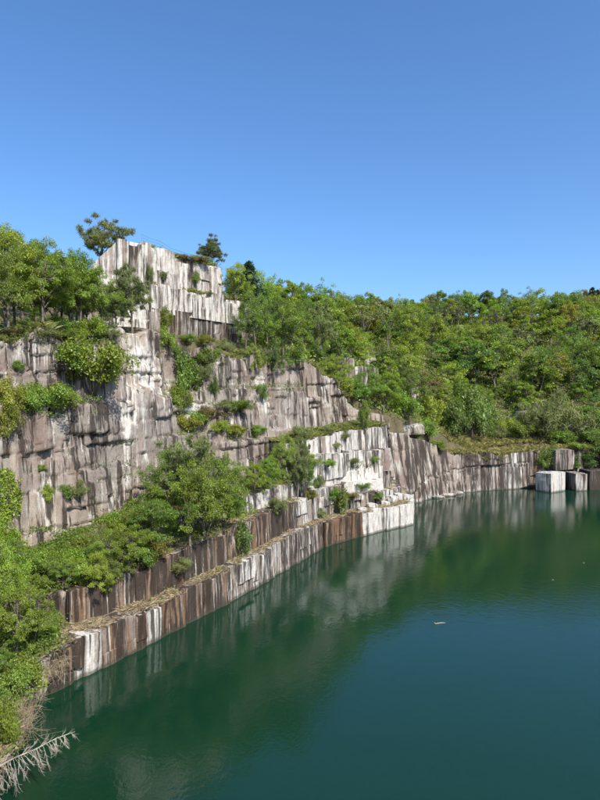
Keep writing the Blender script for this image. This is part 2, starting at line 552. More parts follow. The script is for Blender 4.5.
def wall(name, line, z0, res, seed, batter=0.0, batterfn=None, amp=0.35, bw=2.2, bh=4.0, rough=0.35, base=(.25, .3, .0), cap=2.8, ledges=(), s0=0.0, s1=None,
         inset=0.0, topn=0.4, capmat=True, grooved=0.18, basefn=None):
    s1 = line.len if s1 is None else s1
    ns = max(4, int((s1 - s0) / res))
    s = np.linspace(s0, s1, ns + 1)
    hmax = float(line.top(s).max()) - z0
    nz = max(4, int(hmax / res))
    t = np.linspace(0, 1, nz + 1)
    S, Tt = np.meshgrid(s, t, indexing='ij')
    top = line.top(s) + topn * fbm(s * 0.45, 0 * s + seed, 0, seed + 31, 3)
    Z = z0 + (top[:, None] - z0) * Tt
    wob = 0.05 * fbm(S * 0.9, Z * 0.7, 0, seed + 51, 3)
    f1, g1 = panels(S + wob, Z + wob, bw, bh, seed)
    f2, g2 = panels(S + wob, Z - wob, bw * .43, bh * .47, seed + 7)
    f3, g3 = panels(S + wob, Z + wob, bw * 2.9, bh * 2.1, seed + 9)
    part = vnoise(S * .16, Z * .16, 0, seed + 62)
    off = amp * (f1 * .42 + f2 * .24 * np.clip((part - .35) * 4, 0, 1) + f3 * .7)
    gr = np.maximum(np.maximum(g1 * .6, g3), g2 * .3 * (part > .5))
    d = off - grooved * gr + rough * fbm(S * 0.10, Z * 0.06, 0, seed + 3, 2) + rough * 0.16 * fbm(S * 2.2, Z * 0.9, 0, seed + 4, 3)
    bt = batter * Tt if batterfn is None else (batter * batterfn(line.at(s)))[:, None] * Tt
    d = d - inset - bt
    for (u0, u1, zl, depth) in ledges:
        q = line.at(s)
        uu = 300 + F * q[:, 0] / np.maximum(q[:, 1], 1)
        m = np.clip((uu - u0) / 12, 0, 1) * np.clip((u1 - uu) / 12, 0, 1) * (q[:, 1] > 15)
        zz = zl + 0.9 * np.round(2.2 * fbm(s * 0.12, s * 0 + zl, 0, seed + 8, 2)) + 0.25 * fbm(s * .9, s * 0 + zl, 0, seed + 18, 2)
        d = d - depth * m[:, None] * np.clip((Z - zz[:, None]) / 0.2, 0, 1)
    Pq, N = line.at(s), line.normal(s)
    X = Pq[:, None, 0] + N[:, None, 0] * d
    Y = Pq[:, None, 1] + N[:, None, 1] * d
    # lip and bench behind it
    kc = 5
    dd = np.linspace(0, cap, kc + 1)[1:]
    Xc = X[:, -1:] - N[:, :1] * dd
    Yc = Y[:, -1:] - N[:, 1:] * dd
    Zc = Z[:, -1:] + 0.10 * dd + 0.12 * fbm(S[:, :1] * 0.8, dd[None] * 0.8, 0, seed + 9, 3) - 0.25 * (dd[None] / cap) ** 2
    A = np.concatenate([X, Xc], 1)
    B = np.concatenate([Y, Yc], 1)
    C = np.concatenate([Z, Zc], 1)
    m = A.shape[1]
    V = np.stack([A, B, C], -1).reshape(-1, 3)
    i, j = np.meshgrid(np.arange(ns), np.arange(m - 1), indexing='ij')
    a = (i * m + j).ravel()
    Fq = np.stack([a, a + m, a + m + 1, a + 1], 1)
    uu, vv = proj(V[:, 0], V[:, 1], V[:, 2])
    st = stain_shade_at(uu, vv, base)
    if basefn:
        st = basefn(st, uu, vv, V)
    wp = np.stack([np.repeat(s, m) + seed * 37.0, np.concatenate([d, np.repeat(d[:, -1:], kc, 1) - dd], 1).ravel(), C.ravel()], -1)
    me = mesh_from(name, V, Fq, M_ROCK, {'stain': ('FLOAT_COLOR', col4(st)), 'wallpos': ('FLOAT_VECTOR', wp)})
    if capmat:
        me.materials.append(M_LITTER if name == 'terrace' else M_SOIL)
        mi = np.zeros((ns, m - 1), np.int32)
        mi[:, m - kc:] = 1
        me.polygons.foreach_set('material_index', mi.ravel())
    o = obj(name, me)
    tag(o, kind='structure')
    add_bvh(V, Fq)
    return o


# ------------------------------------------------------------------ ground
def tps(pts):
    p = np.array(pts, float)
    xy, z = p[:, :2] / 50, p[:, 2]
    n = len(p)
    r = np.linalg.norm(xy[:, None] - xy[None], axis=-1)
    K = np.where(r > 0, r * r * np.log(r + 1e-9), 0) + np.eye(n) * 0.004
    Pm = np.c_[np.ones(n), xy]
    A = np.block([[K, Pm], [Pm.T, np.zeros((3, 3))]])
    w = np.linalg.solve(A, np.r_[z, 0, 0, 0])

    def f(Q):
        q = Q / 50
        out = np.zeros(len(q))
        for k in range(0, len(q), 20000):
            rr = np.linalg.norm(q[k:k + 20000, None] - xy[None], axis=-1)
            out[k:k + 20000] = np.where(rr > 0, rr * rr * np.log(rr + 1e-9), 0) @ w[:n] + np.c_[np.ones(len(q[k:k + 20000])), q[k:k + 20000]] @ w[n:]
        return out
    return f


ctrl = []
for Ln, back in ((LM, 3.2), (LR, 2.5)):
    for t in np.linspace(1, Ln.len - 1, 34):
        q = Ln.at(t) - Ln.normal(t, 2.0) * back
        ctrl.append((q[0], q[1], float(Ln.top(t)) + 0.25))
for u, d, z in [(460, 113, 8), (520, 119, 9.3), (590, 121, 9.5), (680, 122, 10), (450, 121, 11.5), (520, 130, 13.5), (600, 134, 14), (690, 138, 15),
                (420, 108, 14), (400, 104, 16), (450, 150, 25), (520, 155, 26), (600, 160, 27), (690, 160, 28), (450, 200, 42), (520, 205, 43), (600, 210, 43), (700, 215, 44),
                (450, 250, 45), (600, 265, 47), (380, 110, 18.5), (380, 140, 28), (380, 190, 39), (380, 240, 42), (345, 100, 22.5), (345, 130, 29), (345, 170, 37),
                (300, 90, 23), (300, 120, 29.5), (300, 160, 36.5), (300, 220, 42), (255, 90, 24.5), (250, 120, 33), (250, 170, 38), (590, 390, 76), (660, 390, 80), (520, 390, 60), (400, 390, 55)]:
    ctrl.append((*P(u, d), z))
ctrl += [(-33, 70, 26), (-27, 62, 23.5), (-40, 60, 25), (-45, 90, 32), (-80, 60, 30), (-60, 30, 25), (-45, 0, 20), (-80, -60, 24), (0, -60, 17), (70, -60, 18), (130, 60, 16), (130, 0, 18),
         (120, 120, 15), (160, 160, 34), (300, 0, 45), (350, 250, 60), (-200, 200, 60), (-250, 0, 50), (0, 600, 60), (-300, 500, 70), (400, 600, 80), (-20, 130, 36), (-40, 180, 42)]
Hill = tps(ctrl)
LOOP = np.concatenate([MW[:, :2], RW[1:, :2]])
LoopLine = Line(np.c_[LOOP, np.zeros(len(LOOP))])
BACK = [(3, 96), (-16, 75), (-24, 60), (-30, 40), (-30, -4)]


def tier_poly(T, n):
    return np.concatenate([T[:, :2], np.array(BACK[n[0]:n[1]])])


TIERS = [(LT1, tier_poly(T1, (0, 5)), 0.12), (LT2, tier_poly(T2, (0, 4)), 0.06), (LT3, tier_poly(T3, (0, 3)), 0.10), (LT4, tier_poly(T4, (0, 2)), 0.12)]
UPOLY = U1[:, :2]
UPOLY2 = U2[:, :2]
THR = 1.25


def ground_height(Q):
    h = np.full(len(Q), -7.0)
    for Ln, poly, slope in TIERS:
        d, a = Ln.near(Q)
        ok = inside(poly, Q) & (d > THR)
        zz = Ln.top(a) - 0.12 + slope * np.minimum(d, 14) + 0.25 * fbm(Q[:, 0] * 0.4, Q[:, 1] * 0.4, 0, 5, 3)
        h = np.where(ok, np.maximum(h, zz), h)
    ins = inside(LOOP, Q)
    d, _ = LoopLine.near(Q)
    hill = np.clip(Hill(Q), 4, 110) + 0.9 * fbm(Q[:, 0] * 0.12, Q[:, 1] * 0.12, 0, 6, 4) * np.clip(d / 8, 0, 1)
    thr2 = 4.2
    h = np.where(~ins & (d > thr2), np.maximum(hill, h), h)
    for Ln, poly in ((LU1, UPOLY), (LU2, UPOLY2)):
        d, a = Ln.near(Q)
        ok = inside(poly, Q) & (d > THR)
        h = np.where(ok, np.maximum(h, Ln.top(a) - 0.1 + 0.03 * d), h)
    return h


def axis(a, b, fine0, fine1, step, grow=1.12):
    mid = list(np.arange(fine0, fine1, step))
    x, st = fine1, step
    while x < b:
        mid.append(x)
        st *= grow
        x += st
    mid.append(b)
    x, st = fine0 - step, step
    left = []
    while x > a:
        left.append(x)
        st *= grow
        x -= st
    left.append(a)
    return np.array(left[::-1] + mid)


gx = axis(-700, 700, -40, 66, 0.7)
gy = axis(-300, 900, 14, 135, 0.7)
GX, GY = np.meshgrid(gx, gy, indexing='ij')
Q = np.stack([GX.ravel(), GY.ravel()], -1)
GZ = ground_height(Q)
V = np.c_[Q, GZ]
ny = len(gy)
i, j = np.meshgrid(np.arange(len(gx) - 1), np.arange(ny - 1), indexing='ij')
a = (i * ny + j).ravel()
Fq = np.stack([a, a + ny, a + ny + 1, a + 1], 1)
ground = obj('ground', mesh_from('ground', V, Fq, M_SOIL))
tag(ground, kind='structure')
add_bvh(V, Fq)

# ------------------------------------------------------------------ water
wv = [(-130, -60, 0), (130, -60, 0), (130, 130, 0), (-130, 130, 0)]
water = obj('water', mesh_from('water', wv, [(0, 1, 2, 3)], M_WATER))
tag(water, kind='structure')


# ------------------------------------------------------------------ rock faces
def r_base(st, u, v, V):
    x = V[:, 0]
    st[:, 0] += 0.30 * np.exp(-((u - 505) / 6) ** 2 - ((v - 480) / 12) ** 2) + 0.45 * np.exp(-((u - 516) / 6) ** 2)
    st[:, 1] += 0.16 * np.clip((x - 22) / 6, 0, 1)
    st[:, 0] -= 0.08 * np.clip((x - 22) / 6, 0, 1)
    st[:, 2] += 0.6 * np.exp(-((u - 536) / 6) ** 2)
    st[:, 0] += 0.35 * np.clip((1.1 - V[:, 2]) / 1.1, 0, 1) * (x < 40)
    return st


def m_base(st, u, v, V):
    st[:, 0] += 0.16 * np.exp(-((V[:, 2] - 20) / 2.0) ** 2) * (u < 110)
    return st


def u_base(st, u, v, V):
    st[:, 0] -= 0.25 * np.clip((25 - V[:, 2]) / 3, 0, 1)
    return st


wall('cliff', LM, 1.0, 0.16, 11, batter=1.9, amp=0.62, bw=1.9, bh=3.0, grooved=0.22, rough=0.5, base=(.24, .38, .06), cap=5.0, topn=1.5,
     ledges=((-60, 105, 15.6, 1.3), (165, 262, 15.4, 1.2), (180, 300, 12.4, 1.0), (118, 190, 18.2, 0.6)), s0=LM.len * 0.2, basefn=m_base)
wall('near_cliff', LM, -3.0, 0.8, 12, batter=1.0, s1=LM.len * 0.21, base=(.3, .3, 0), cap=5.0)
wall('far_cliff', LR, -3.0, 0.26, 23, batter=2.2, amp=0.40, bw=1.3, bh=6.0, rough=0.28, base=(.28, .48, .12), cap=5.6, batterfn=lambda q: np.clip((36 - q[:, 0]) / 14, .15, 1), s1=80.0, basefn=r_base, grooved=0.3)
wall('side_cliff', LR, -3.0, 0.9, 24, batter=1.0, base=(.3, .3, 0), cap=5.6, s0=79.5)
wall('summit_cliff', LU1, 19.5, 0.2, 35, batter=0.5, amp=0.22, bw=1.9, bh=5.0, rough=0.22, base=(.52, .22, .0), cap=2.8, basefn=u_base)
wall('summit_crest', LU2, 28.8, 0.2, 36, batter=0.25, amp=0.10, bw=2.0, bh=6.0, rough=0.14, base=(.60, .12, .0), cap=2.8, inset=0.45, topn=0.2)
# cores of the quarried steps; the blocks stand in front of them
W1 = wall('terrace', LT1, -3.0, 0.5, 41, amp=0.12, rough=0.15, base=(.25, .55, .25), cap=3.0, inset=0.42, topn=0.15)
W2 = wall('terrace', LT2, 1.2, 0.5, 42, amp=0.12, rough=0.15, base=(.22, .55, .25), cap=3.0, inset=0.42, topn=0.15)
W3 = wall('terrace', LT3, 3.0, 0.5, 43, amp=0.12, rough=0.15, base=(.4, .4, .0), cap=3.0, inset=0.42, topn=0.15)
W4 = wall('terrace', LT4, 5.0, 0.5, 44, amp=0.12, rough=0.15, base=(.4, .4, .0), cap=3.0, inset=0.42, topn=0.15)


def block_mesh(w, h, dep, seed, zbase, sbase, stain, world_fn, res=0.30, chip=0.035, rough=0.11, lean=0.0):
    nx, nz = max(3, int(w / res)), max(3, int(h / res))
    xs = np.linspace(-w / 2, w / 2, nx + 1)
    zs = list(np.linspace(0, h - chip, nz + 1)) + [h, h, h]
    ys = [0.0] * (nz + 1) + [-chip * 1.4, -dep * 0.5, -dep]
    X = np.repeat(xs[:, None], len(zs), 1)
    Z = np.repeat(np.array(zs)[None], nx + 1, 0).copy()
    Yv = np.repeat(np.array(ys)[None], nx + 1, 0).copy()
    S = X + sbase
    n = fbm(S * 0.9, Z * 0.35 + zbase, 0, seed, 3) * rough * 2 + fbm(S * 2.8, Z * 1.1, 0, seed + 1, 2) * rough
    fr = np.arange(len(zs))[None] <= nz
    Yv += np.where(fr, n, n * 0.4) - lean * Z
    ed = np.minimum(X + w / 2, w / 2 - X)
    Yv -= np.where(fr & (ed < 0.02), chip * (1 + 1.5 * vnoise(Z * 1.7, seed * 1.0, 0, seed)), 0)
    tj = 0.16 * fbm(S * 0.8, S * 0 + seed, 0, seed + 2, 2) + 0.05 * fbm(S * 3, S * 0, 0, seed + 3, 2)
    Z += np.where(np.array(zs)[None] > h - chip * 1.5, tj, 0)
    m = len(zs)
    V = np.stack([X, Yv, Z], -1).reshape(-1, 3)
    i, j = np.meshgrid(np.arange(nx), np.arange(m - 1), indexing='ij')
    a = (i * m + j).ravel()
    Fq = np.stack([a, a + m, a + m + 1, a + 1], 1).tolist()
    nv = len(V)
    V = np.concatenate([V, [[-w / 2, -dep, 0], [w / 2, -dep, 0]]])
    Fq.append([nv] + list(range(0, m)))
    Fq.append([nv + 1] + list(range(nx * m, nx * m + m))[::-1])
    wv = world_fn(V)
    uu, vv = proj(wv[:, 0], wv[:, 1], wv[:, 2])
    st = np.zeros((len(V), 3)) + np.array(stain)
    wp = np.stack([V[:, 0] + sbase, V[:, 1], V[:, 2] + zbase], -1)
    me = mesh_from('stone_block', V, Fq, M_ROCK, {'stain': ('FLOAT_COLOR', col4(st)), 'wallpos': ('FLOAT_VECTOR', wp)})
    return me


def blocks(parent, line, sa, sb, zb, seed, wmin, wmax, stainfn, proud=0.0, dep=1.5, split=0.25, jit=0.12, lean=0.03, top_add=0.0, topjit=0.15):
    r = random.Random(seed)
    s = sa
    k = 0
    while s < sb - 0.4:
        w = r.uniform(wmin, wmax)
        brk = [c for c in line.cum if s + 0.3 < c < s + w]
        if brk:
            w = brk[0] - s
        w = min(w, sb - s)
        a, b = line.at(s), line.at(s + w)
        mid = (a + b) / 2
        d = (b - a) / max(1e-6, np.linalg.norm(b - a))
        rz = math.atan2(d[1], d[0])
        nrm = np.array([d[1], -d[0]])
        top = float(line.top(s + w / 2)) + top_add + r.uniform(-1.2, 0.8) * topjit
        z0 = zb(s + w / 2) if callable(zb) else zb
        parts = [(z0, top)]
        if r.random() < split and top - z0 > 1.8:
            c = z0 + (top - z0) * r.uniform(0.4, 0.65)
            parts = [(z0, c), (c + 0.02, top)]
        for (p0, p1) in parts:
            off = proud + r.uniform(-jit, jit)
            loc = (mid[0] + nrm[0] * off, mid[1] + nrm[1] * off, p0)
            u0, v0 = proj(np.array([loc[0]]), np.array([loc[1]]), np.array([(p0 + p1) / 2]))
            st = stainfn(float(u0[0]), r) if stainfn is not st_U1 else st_U1(float(u0[0]), r, (p0 + p1) / 2)
            cz, sz = math.cos(rz), math.sin(rz)
            fn = lambda V: np.stack([loc[0] + V[:, 0] * cz - V[:, 1] * -sz * -1, loc[1] + V[:, 0] * sz + V[:, 1] * cz, loc[2] + V[:, 2]], -1)
            # outward is local -Y of the run direction: build with +Y into the lake
            me = block_mesh(w - 0.004, p1 - p0, dep, seed + k, p0, s + w / 2 + seed * 3.0, st, fn, lean=lean)
            co = np.zeros(len(me.vertices) * 3, np.float32)
            me.vertices.foreach_get('co', co)
            co = co.reshape(-1, 3)
            co[:, 1] *= -1
            me.vertices.foreach_set('co', co.ravel())
            me.flip_normals()
            o = obj('stone_block', me, parent, loc, (0, 0, rz + r.uniform(-0.012, 0.012)))
            Rm = np.array([[cz, -sz], [sz, cz]])
            wv_ = np.c_[co[:, :2] @ Rm.T + np.array(loc[:2]), co[:, 2] + loc[2]]
            tri = []
            for p in me.polygons:
                vs_ = list(p.vertices)
                for q in range(1, len(vs_) - 1):
                    tri.append((vs_[0], vs_[q], vs_[q + 1]))
            TRI_V.append(wv_)
            TRI_F.append(np.array(tri))
            k += 1
        s += w


TRI_V, TRI_F = [], []


def st_T1(u, r):
    if u < 60:
        return (.40 + r.uniform(-.25, .3), .42, .40)
    if u < 225:
        w = .62 if r.random() < 0.10 else .34
        return (w + r.uniform(-.06, .06), r.uniform(.66, .78) - (.28 if w > .5 else 0), r.uniform(.58, .72) * (.5 if w > .5 else 1))
    if u < 322:
        w = .60 if r.random() < 0.5 else .42
        return (w + r.uniform(-.06, .06), r.uniform(.48, .60), r.uniform(0.2, .45))
    if u < 362:
        return (.2 + r.uniform(-.05, .15), .5, .85)
    return (.80 + r.uniform(-.12, .15), r.uniform(.12, .42), 0)


def st_T2(u, r):
    if u < 290:
        return (.26 + (0.3 if r.random() < .12 else 0), r.uniform(.64, .74), r.uniform(.55, .68))
    return (.55 + r.uniform(-.25, .25), r.uniform(.35, .65), .1)


def st_T3(u, r):
    if u < 300:
        return (.62 + r.uniform(-.15, .2), r.uniform(.3, .55), .2)
    if u > 383:
        return (.34 + r.uniform(-.1, .1), r.uniform(.42, .56), .12)
    if u > 342:
        return (.95, r.uniform(0, .18), .08)
    return (.6 + r.uniform(-.2, .2), r.uniform(.3, .6), .05)


def st_T4(u, r):
    if u > 386:
        return (.34 + r.uniform(-.1, .1), r.uniform(.42, .56), .12)
    return (.62 + r.uniform(-.2, .25), r.uniform(.28, .6), .08)


def st_U(u, r):
    return (.50 + r.uniform(-.16, .16), r.uniform(.18, .36), .08)


def st_U1(u, r, z):
    k = min(1, max(0, (z - 24.5) / 3))
    return (.24 + .36 * k + r.uniform(-.1, .1), .60 - .26 * k + r.uniform(-.12, .12), .1)


blocks(W1, LT1, LT1.cum[4] + 0.8, LT1.cum[9], -1.2, 101, 0.6, 3.0, st_T1, jit=0.09, split=0.15)
blocks(W1, LT1, LT1.cum[9], LT1.cum[12], -1.2, 102, 1.6, 3.4, st_T1, split=0.1, lean=0.0, jit=0.18)
blocks(W2, LT2, LT2.cum[1], LT2.cum[5], lambda s: 1.9 + 0.02 * s, 103, 0.7, 3.2, st_T2, jit=0.09, split=0.1)
blocks(W2, LT2, LT2.cum[5], LT2.cum[9], 2.5, 104, 0.8, 2.4, st_T2, jit=0.28, split=0.4)
blocks(W3, LT3, LT3.cum[1], LT3.cum[4], 5.0, 105, 1.0, 2.4, st_T3)
blocks(W3, LT3, LT3.cum[4], LT3.cum[7], 4.0, 106, 1.4, 3.8, st_T3, split=0.2, jit=0.1)
blocks(W4, LT4, LT4.cum[1], LT4.cum[5], 6.8, 107, 0.9, 3.4, st_T4, jit=0.12, split=0.2)


def ahead(T, dist, top):
    """the same run of steps, set forward towards the lake and lower"""
    L_ = Line(T)
    q = np.array([L_.at(c) + L_.normal(c, 1.0) * dist for c in L_.cum])
    return Line(np.c_[q, np.full(len(q), top)])


LT4b, LT3b = ahead(T4[1:5], 1.5, 9.5), ahead(T3[4:7], 1.0, 5.9)
blocks(W4, LT4b, LT4b.cum[1] * .4, LT4b.len - 1.0, 6.6, 111, 1.4, 4.0, st_T4, jit=0.08, split=0.0, dep=1.6, topjit=.12)
blocks(W3, LT3b, 0.3, LT3b.len - 1.2, 4.0, 112, 1.4, 4.0, st_T3, jit=0.08, split=0.0, dep=1.4, topjit=.12)
UC = bpy.data.objects['summit_crest']
US = bpy.data.objects['summit_cliff']
sA, sB = LU2.cum[2] - 1.4, LU2.cum[6]
blocks(UC, LU2, LU2.cum[2], LU2.cum[6] + 0.8, 28.6, 108, 0.8, 3.2, st_U, split=0.35, jit=0.26, lean=0.03, topjit=0.5)
blocks(US, LU1, LU1.cum[3] + 0.2, LU1.cum[4] - 0.2, 26.3, 109, 0.7, 3.0, st_U1, split=0.0, jit=0.16, proud=0.12, lean=0.02, topjit=0.45)
LU1.z -= 2.7
blocks(US, LU1, LU1.cum[3] + 0.2, LU1.cum[4] - 0.2, 21.5, 110, 0.7, 3.0, st_U1, split=0.3, jit=0.14, proud=0.10, lean=0.0, topjit=0.1)
LU1.z += 2.7

# ------------------------------------------------------------------ what the eye ray meets
allV = np.concatenate(BV_V)
allF = np.concatenate(BV_F)
polys = [tuple(map(int, f)) for f in allF]
vl = [tuple(v) for v in allV]
n0 = len(vl)
for v_, f_ in zip(TRI_V, TRI_F):
    vl += [tuple(v) for v in v_]
    polys += [tuple(int(q) + n0 for q in f) for f in f_]
    n0 += len(v_)
BVH = BVHTree.FromPolygons(vl, polys)


def hit(u, v):
    d = Vector(((u - 300) / F, 1, (400 - v) / F)).normalized()
    loc, nrm, idx, dist = BVH.ray_cast(Vector((0, 0, EYE)), d, 1500)
    return loc, nrm


def drop(x, y, z=200):
    loc, nrm, idx, dist = BVH.ray_cast(Vector((x, y, z)), Vector((0, 0, -1)), 400)
    return loc, nrm


# ------------------------------------------------------------------ foliage
def leaf_cards(C, size, nrm_bias, r, tint, aspect=0.55, out=None, droop=0.0):
    """C (n,3) centres -> rhombic leaves, lying roughly along nrm_bias"""
    n = len(C)
    nd = r.normal(size=(n, 3)) * 0.75
    nd[:, 2] += nrm_bias
    if out is not None:
        nd += out * 0.6
    nd /= np.linalg.norm(nd, axis=1, keepdims=True)
    t = r.normal(size=(n, 3))
    t[:, 2] -= droop
    t -= nd * np.sum(t * nd, 1, keepdims=True)
    t /= np.linalg.norm(t, axis=1, keepdims=True)
    b = np.cross(nd, t)
    L = (size * r.uniform(0.6, 1.35, n))[:, None]
    fold = nd * L * 0.12
    V = np.stack([C - t * L * 0.5, C + b * L * 0.5 * aspect + fold, C + t * L * 0.5, C - b * L * 0.5 * aspect + fold], 1).reshape(-1, 3)
    Fq = np.arange(4 * n).reshape(n, 4)
    return V, Fq, np.repeat(tint, 4)


def needle_cards(C, size, r, tint, k=6, width=0.055, up=0.5):
    n = len(C)
    Cn = np.repeat(C, k, 0)
    d = r.normal(size=(n * k, 3))
    d[:, 2] += up
    d /= np.linalg.norm(d, axis=1, keepdims=True)
    t = np.cross(d, r.normal(size=(n * k, 3)))
    t /= np.linalg.norm(t, axis=1, keepdims=True)
    L = (size * r.uniform(0.6, 1.2, n * k))[:, None]
    V = np.stack([Cn - t * L * width, Cn + d * L * 0.6 - t * L * width * .9, Cn + d * L, Cn + t * L * width], 1).reshape(-1, 3)
    return V, np.arange(4 * n * k).reshape(-1, 4), np.repeat(np.repeat(tint, k), 4)


PROTO = {}


def store(name, crown, trunk_paths, sides=5):
    V, Fq, ti = crown
    cm = mesh_from('crown', V, Fq, L_MID, {'tint': ('FLOAT', ti)})
    tv, tf = tubes(trunk_paths, sides)
    tm = mesh_from('trunk', tv, tf, M_BARK, smooth=True)
    r = np.hypot(V[:, 0], V[:, 1])
    PROTO[name] = (cm, tm, 2 * np.percentile(r, 93), float(np.percentile(V[:, 2], 99.5)), float(np.percentile(V[:, 2], 2)))


def bez(a, b, sag, n=5):
    a, b = Vector(a), Vector(b)
    m = (a + b) / 2 + Vector((random.uniform(-.1, .1), random.uniform(-.1, .1), sag)) * (b - a).length
    return [a * (1 - t) ** 2 + m * 2 * t * (1 - t) + b * t * t for t in [k / (n - 1) for k in range(n)]]


def broadleaf(name, seed, H, R, nleaf, leaf, limbs=9, subs=4, zc=0.62, vr=0.42, needles=False, gap=0.0, layered=0.6, bias=0.9, size_r=(0.20, 0.36)):
    r = np.random.default_rng(seed)
    random.seed(seed)
    top = Vector((r.normal() * 0.07 * H, r.normal() * 0.07 * H, 0.86 * H))
    tr = bez((0, 0, -0.3), top, r.uniform(-.05, .05), 7)
    r0 = 0.022 * H + 0.03
    paths = [(tr, [r0 * (1 - 0.85 * k / 6) for k in range(7)])]
    cl = []
    for k in range(limbs):
        t = 0.25 + 0.7 * (k + r.uniform(0, 1)) / limbs
        a = tr[0].lerp(tr[-1], t)
        az = k * 2.4 + r.uniform(-.5, .5)
        el = r.uniform(-0.35, 0.9) * (0.5 + t * 0.6)
        rad = r.uniform(0.55, 1.0)
        end = Vector((math.cos(az) * math.cos(el) * R * rad, math.sin(az) * math.cos(el) * R * rad, zc * H + math.sin(el) * vr * H * rad))
        if end.z < a.z - 0.1 * H:
            end.z = a.z - 0.05 * H
        bp = bez(a, end, 0.10, 5)
        rl = r0 * (0.5 - 0.3 * t)
        paths.append((bp, [rl * (1 - 0.75 * q / 4) for q in range(5)]))
        cl.append((end, r.uniform(*size_r)))
        for q in range(subs):
            s0 = bp[2 + q % 3]
            e2 = end + Vector(r.normal(size=3) * np.array([0.30, 0.30, 0.18]) * R)
            paths.append((bez(s0, e2, 0.05, 3), [rl * .4, rl * .25, rl * .12]))
            cl.append((e2, r.uniform(*size_r) * 0.85))
    for q in range(limbs // 2 + 1):
        e = Vector((r.normal() * R * .3, r.normal() * R * .3, H * r.uniform(.82, .95)))
        paths.append((bez(tr[4], e, 0.05, 3), [r0 * .3, r0 * .2, r0 * .1]))
        cl.append((e, r.uniform(*size_r)))
    cen = np.array([tuple(c[0]) for c in cl])
    rad = np.array([c[1] for c in cl]) * R
    wgt = rad ** 2
    cnt = np.maximum(3, (nleaf * wgt / wgt.sum()).astype(int))
    Cs, ti, ou = [], [], []
    mid = np.array([0, 0, zc * H * 0.85])
    for c, rr, k in zip(cen, rad, cnt):
        d = r.normal(size=(k, 3))
        d /= np.linalg.norm(d, axis=1, keepdims=True)
        q = d * (r.uniform(0.05, 1, (k, 1)) ** 0.45) * rr * r.uniform(.75, 1.15, (k, 1))
        q[:, 2] *= layered
        q[:, 2] -= 0.25 * (q[:, 0] ** 2 + q[:, 1] ** 2) / rr
        p = c + q
        Cs.append(p)
        ti.append(np.full(k, r.uniform(0.78, 1.2)) * r.uniform(.75, 1.25, k))
        o = p - mid
        ou.append(o / np.maximum(np.linalg.norm(o, axis=1, keepdims=True), .1))
    C, ti, ou = np.concatenate(Cs), np.concatenate(ti), np.concatenate(ou)
    if needles:
        crown = needle_cards(C, leaf, r, ti)
    else:
        crown = leaf_cards(C, leaf, bias, r, ti, out=ou)
    store(name, crown, paths)


def conifer(name, seed, H, R, leaf, whorls=22, per=8):
    r = np.random.default_rng(seed)
    random.seed(seed)
    paths = [([Vector((0, 0, -.3)), Vector((0, 0, H * .5)), Vector((0.05, 0, H))], [.03 * H, .018 * H, .004 * H])]
    Cs, ti = [], []
    for k in range(whorls):
        t = 0.12 + 0.88 * k / whorls
        L = R * (1 - t) ** 0.8 * r.uniform(.8, 1.15) + 0.12
        for q in range(per):
            az = r.uniform(0, 6.28)
            e = Vector((math.cos(az) * L, math.sin(az) * L, t * H - L * r.uniform(.05, .35)))
            a = Vector((0, 0, t * H))
            if q % 3 == 0:
                paths.append((bez(a, e, .05, 3), [.006 * H, .004 * H, .002 * H]))
            n = max(4, int(16 * L / R) + 3)
            tt = r.uniform(.15, 1, (n, 1))
            p = np.array(a) * (1 - tt) + np.array(e) * tt + r.normal(size=(n, 3)) * np.array([.12, .12, .07]) * (L * .6 + .1)
            Cs.append(p)
            ti.append(np.full(n, r.uniform(.7, 1.25)) * r.uniform(.8, 1.2, n))
    store(name, needle_cards(np.concatenate(Cs), leaf, r, np.concatenate(ti), k=4, width=.13, up=-.1), paths, 4)


def shrub(name, seed, R, H, nleaf, leaf, stems=9, needles=False, size_r=(.26, .44), flat=0.75):
    r = np.random.default_rng(seed)
    random.seed(seed)
    paths, cl = [], []
    for k in range(stems):
        az = k * 2.4 + r.uniform(-.4, .4)
        rad = R * math.sqrt(r.uniform(0.02, 1)) * .85
        zz = H * (0.40 + 0.5 * (1 - (rad / R) ** 2)) * r.uniform(.75, 1.1)
        e = Vector((math.cos(az) * rad, math.sin(az) * rad, zz))
        bp = bez((e.x * .12, e.y * .12, -.15), e, .12, 4)
        paths.append((bp, [.035 * R, .025 * R, .016 * R, .008 * R]))
        cl.append((e, r.uniform(*size_r)))
        for q in range(3):
            e2 = bp[2] + Vector(r.normal(size=3) * np.array([.3, .3, .2]) * R)
            e2.z = max(e2.z, .12 * H)
            paths.append((bez(bp[1], e2, .05, 3), [.015 * R, .01 * R, .006 * R]))
            cl.append((e2, r.uniform(*size_r) * .8))
    Cs, ti, ou = [], [], []
    w = np.array([c[1] ** 2 for c in cl])
    cnt = np.maximum(3, (nleaf * w / w.sum()).astype(int))
    for (c, s), k in zip(cl, cnt):
        rr = s * R
        d = r.normal(size=(k, 3))
        d /= np.linalg.norm(d, axis=1, keepdims=True)
        p = np.array(c) + d * (r.uniform(.05, 1, (k, 1)) ** .45) * rr * np.array([1, 1, flat]) * r.uniform(.7, 1.25, (k, 1))
        Cs.append(p)
        ti.append(np.full(k, r.uniform(.75, 1.25)) * r.uniform(.75, 1.25, k))
        o = p - np.array([0, 0, H * .25])
        ou.append(o / np.maximum(np.linalg.norm(o, axis=1, keepdims=True), .1))
    C, ti, ou = np.concatenate(Cs), np.concatenate(ti), np.concatenate(ou)
    store(name, needle_cards(C, leaf, r, ti) if needles else leaf_cards(C, leaf, .8, r, ti, out=ou), paths, 4)


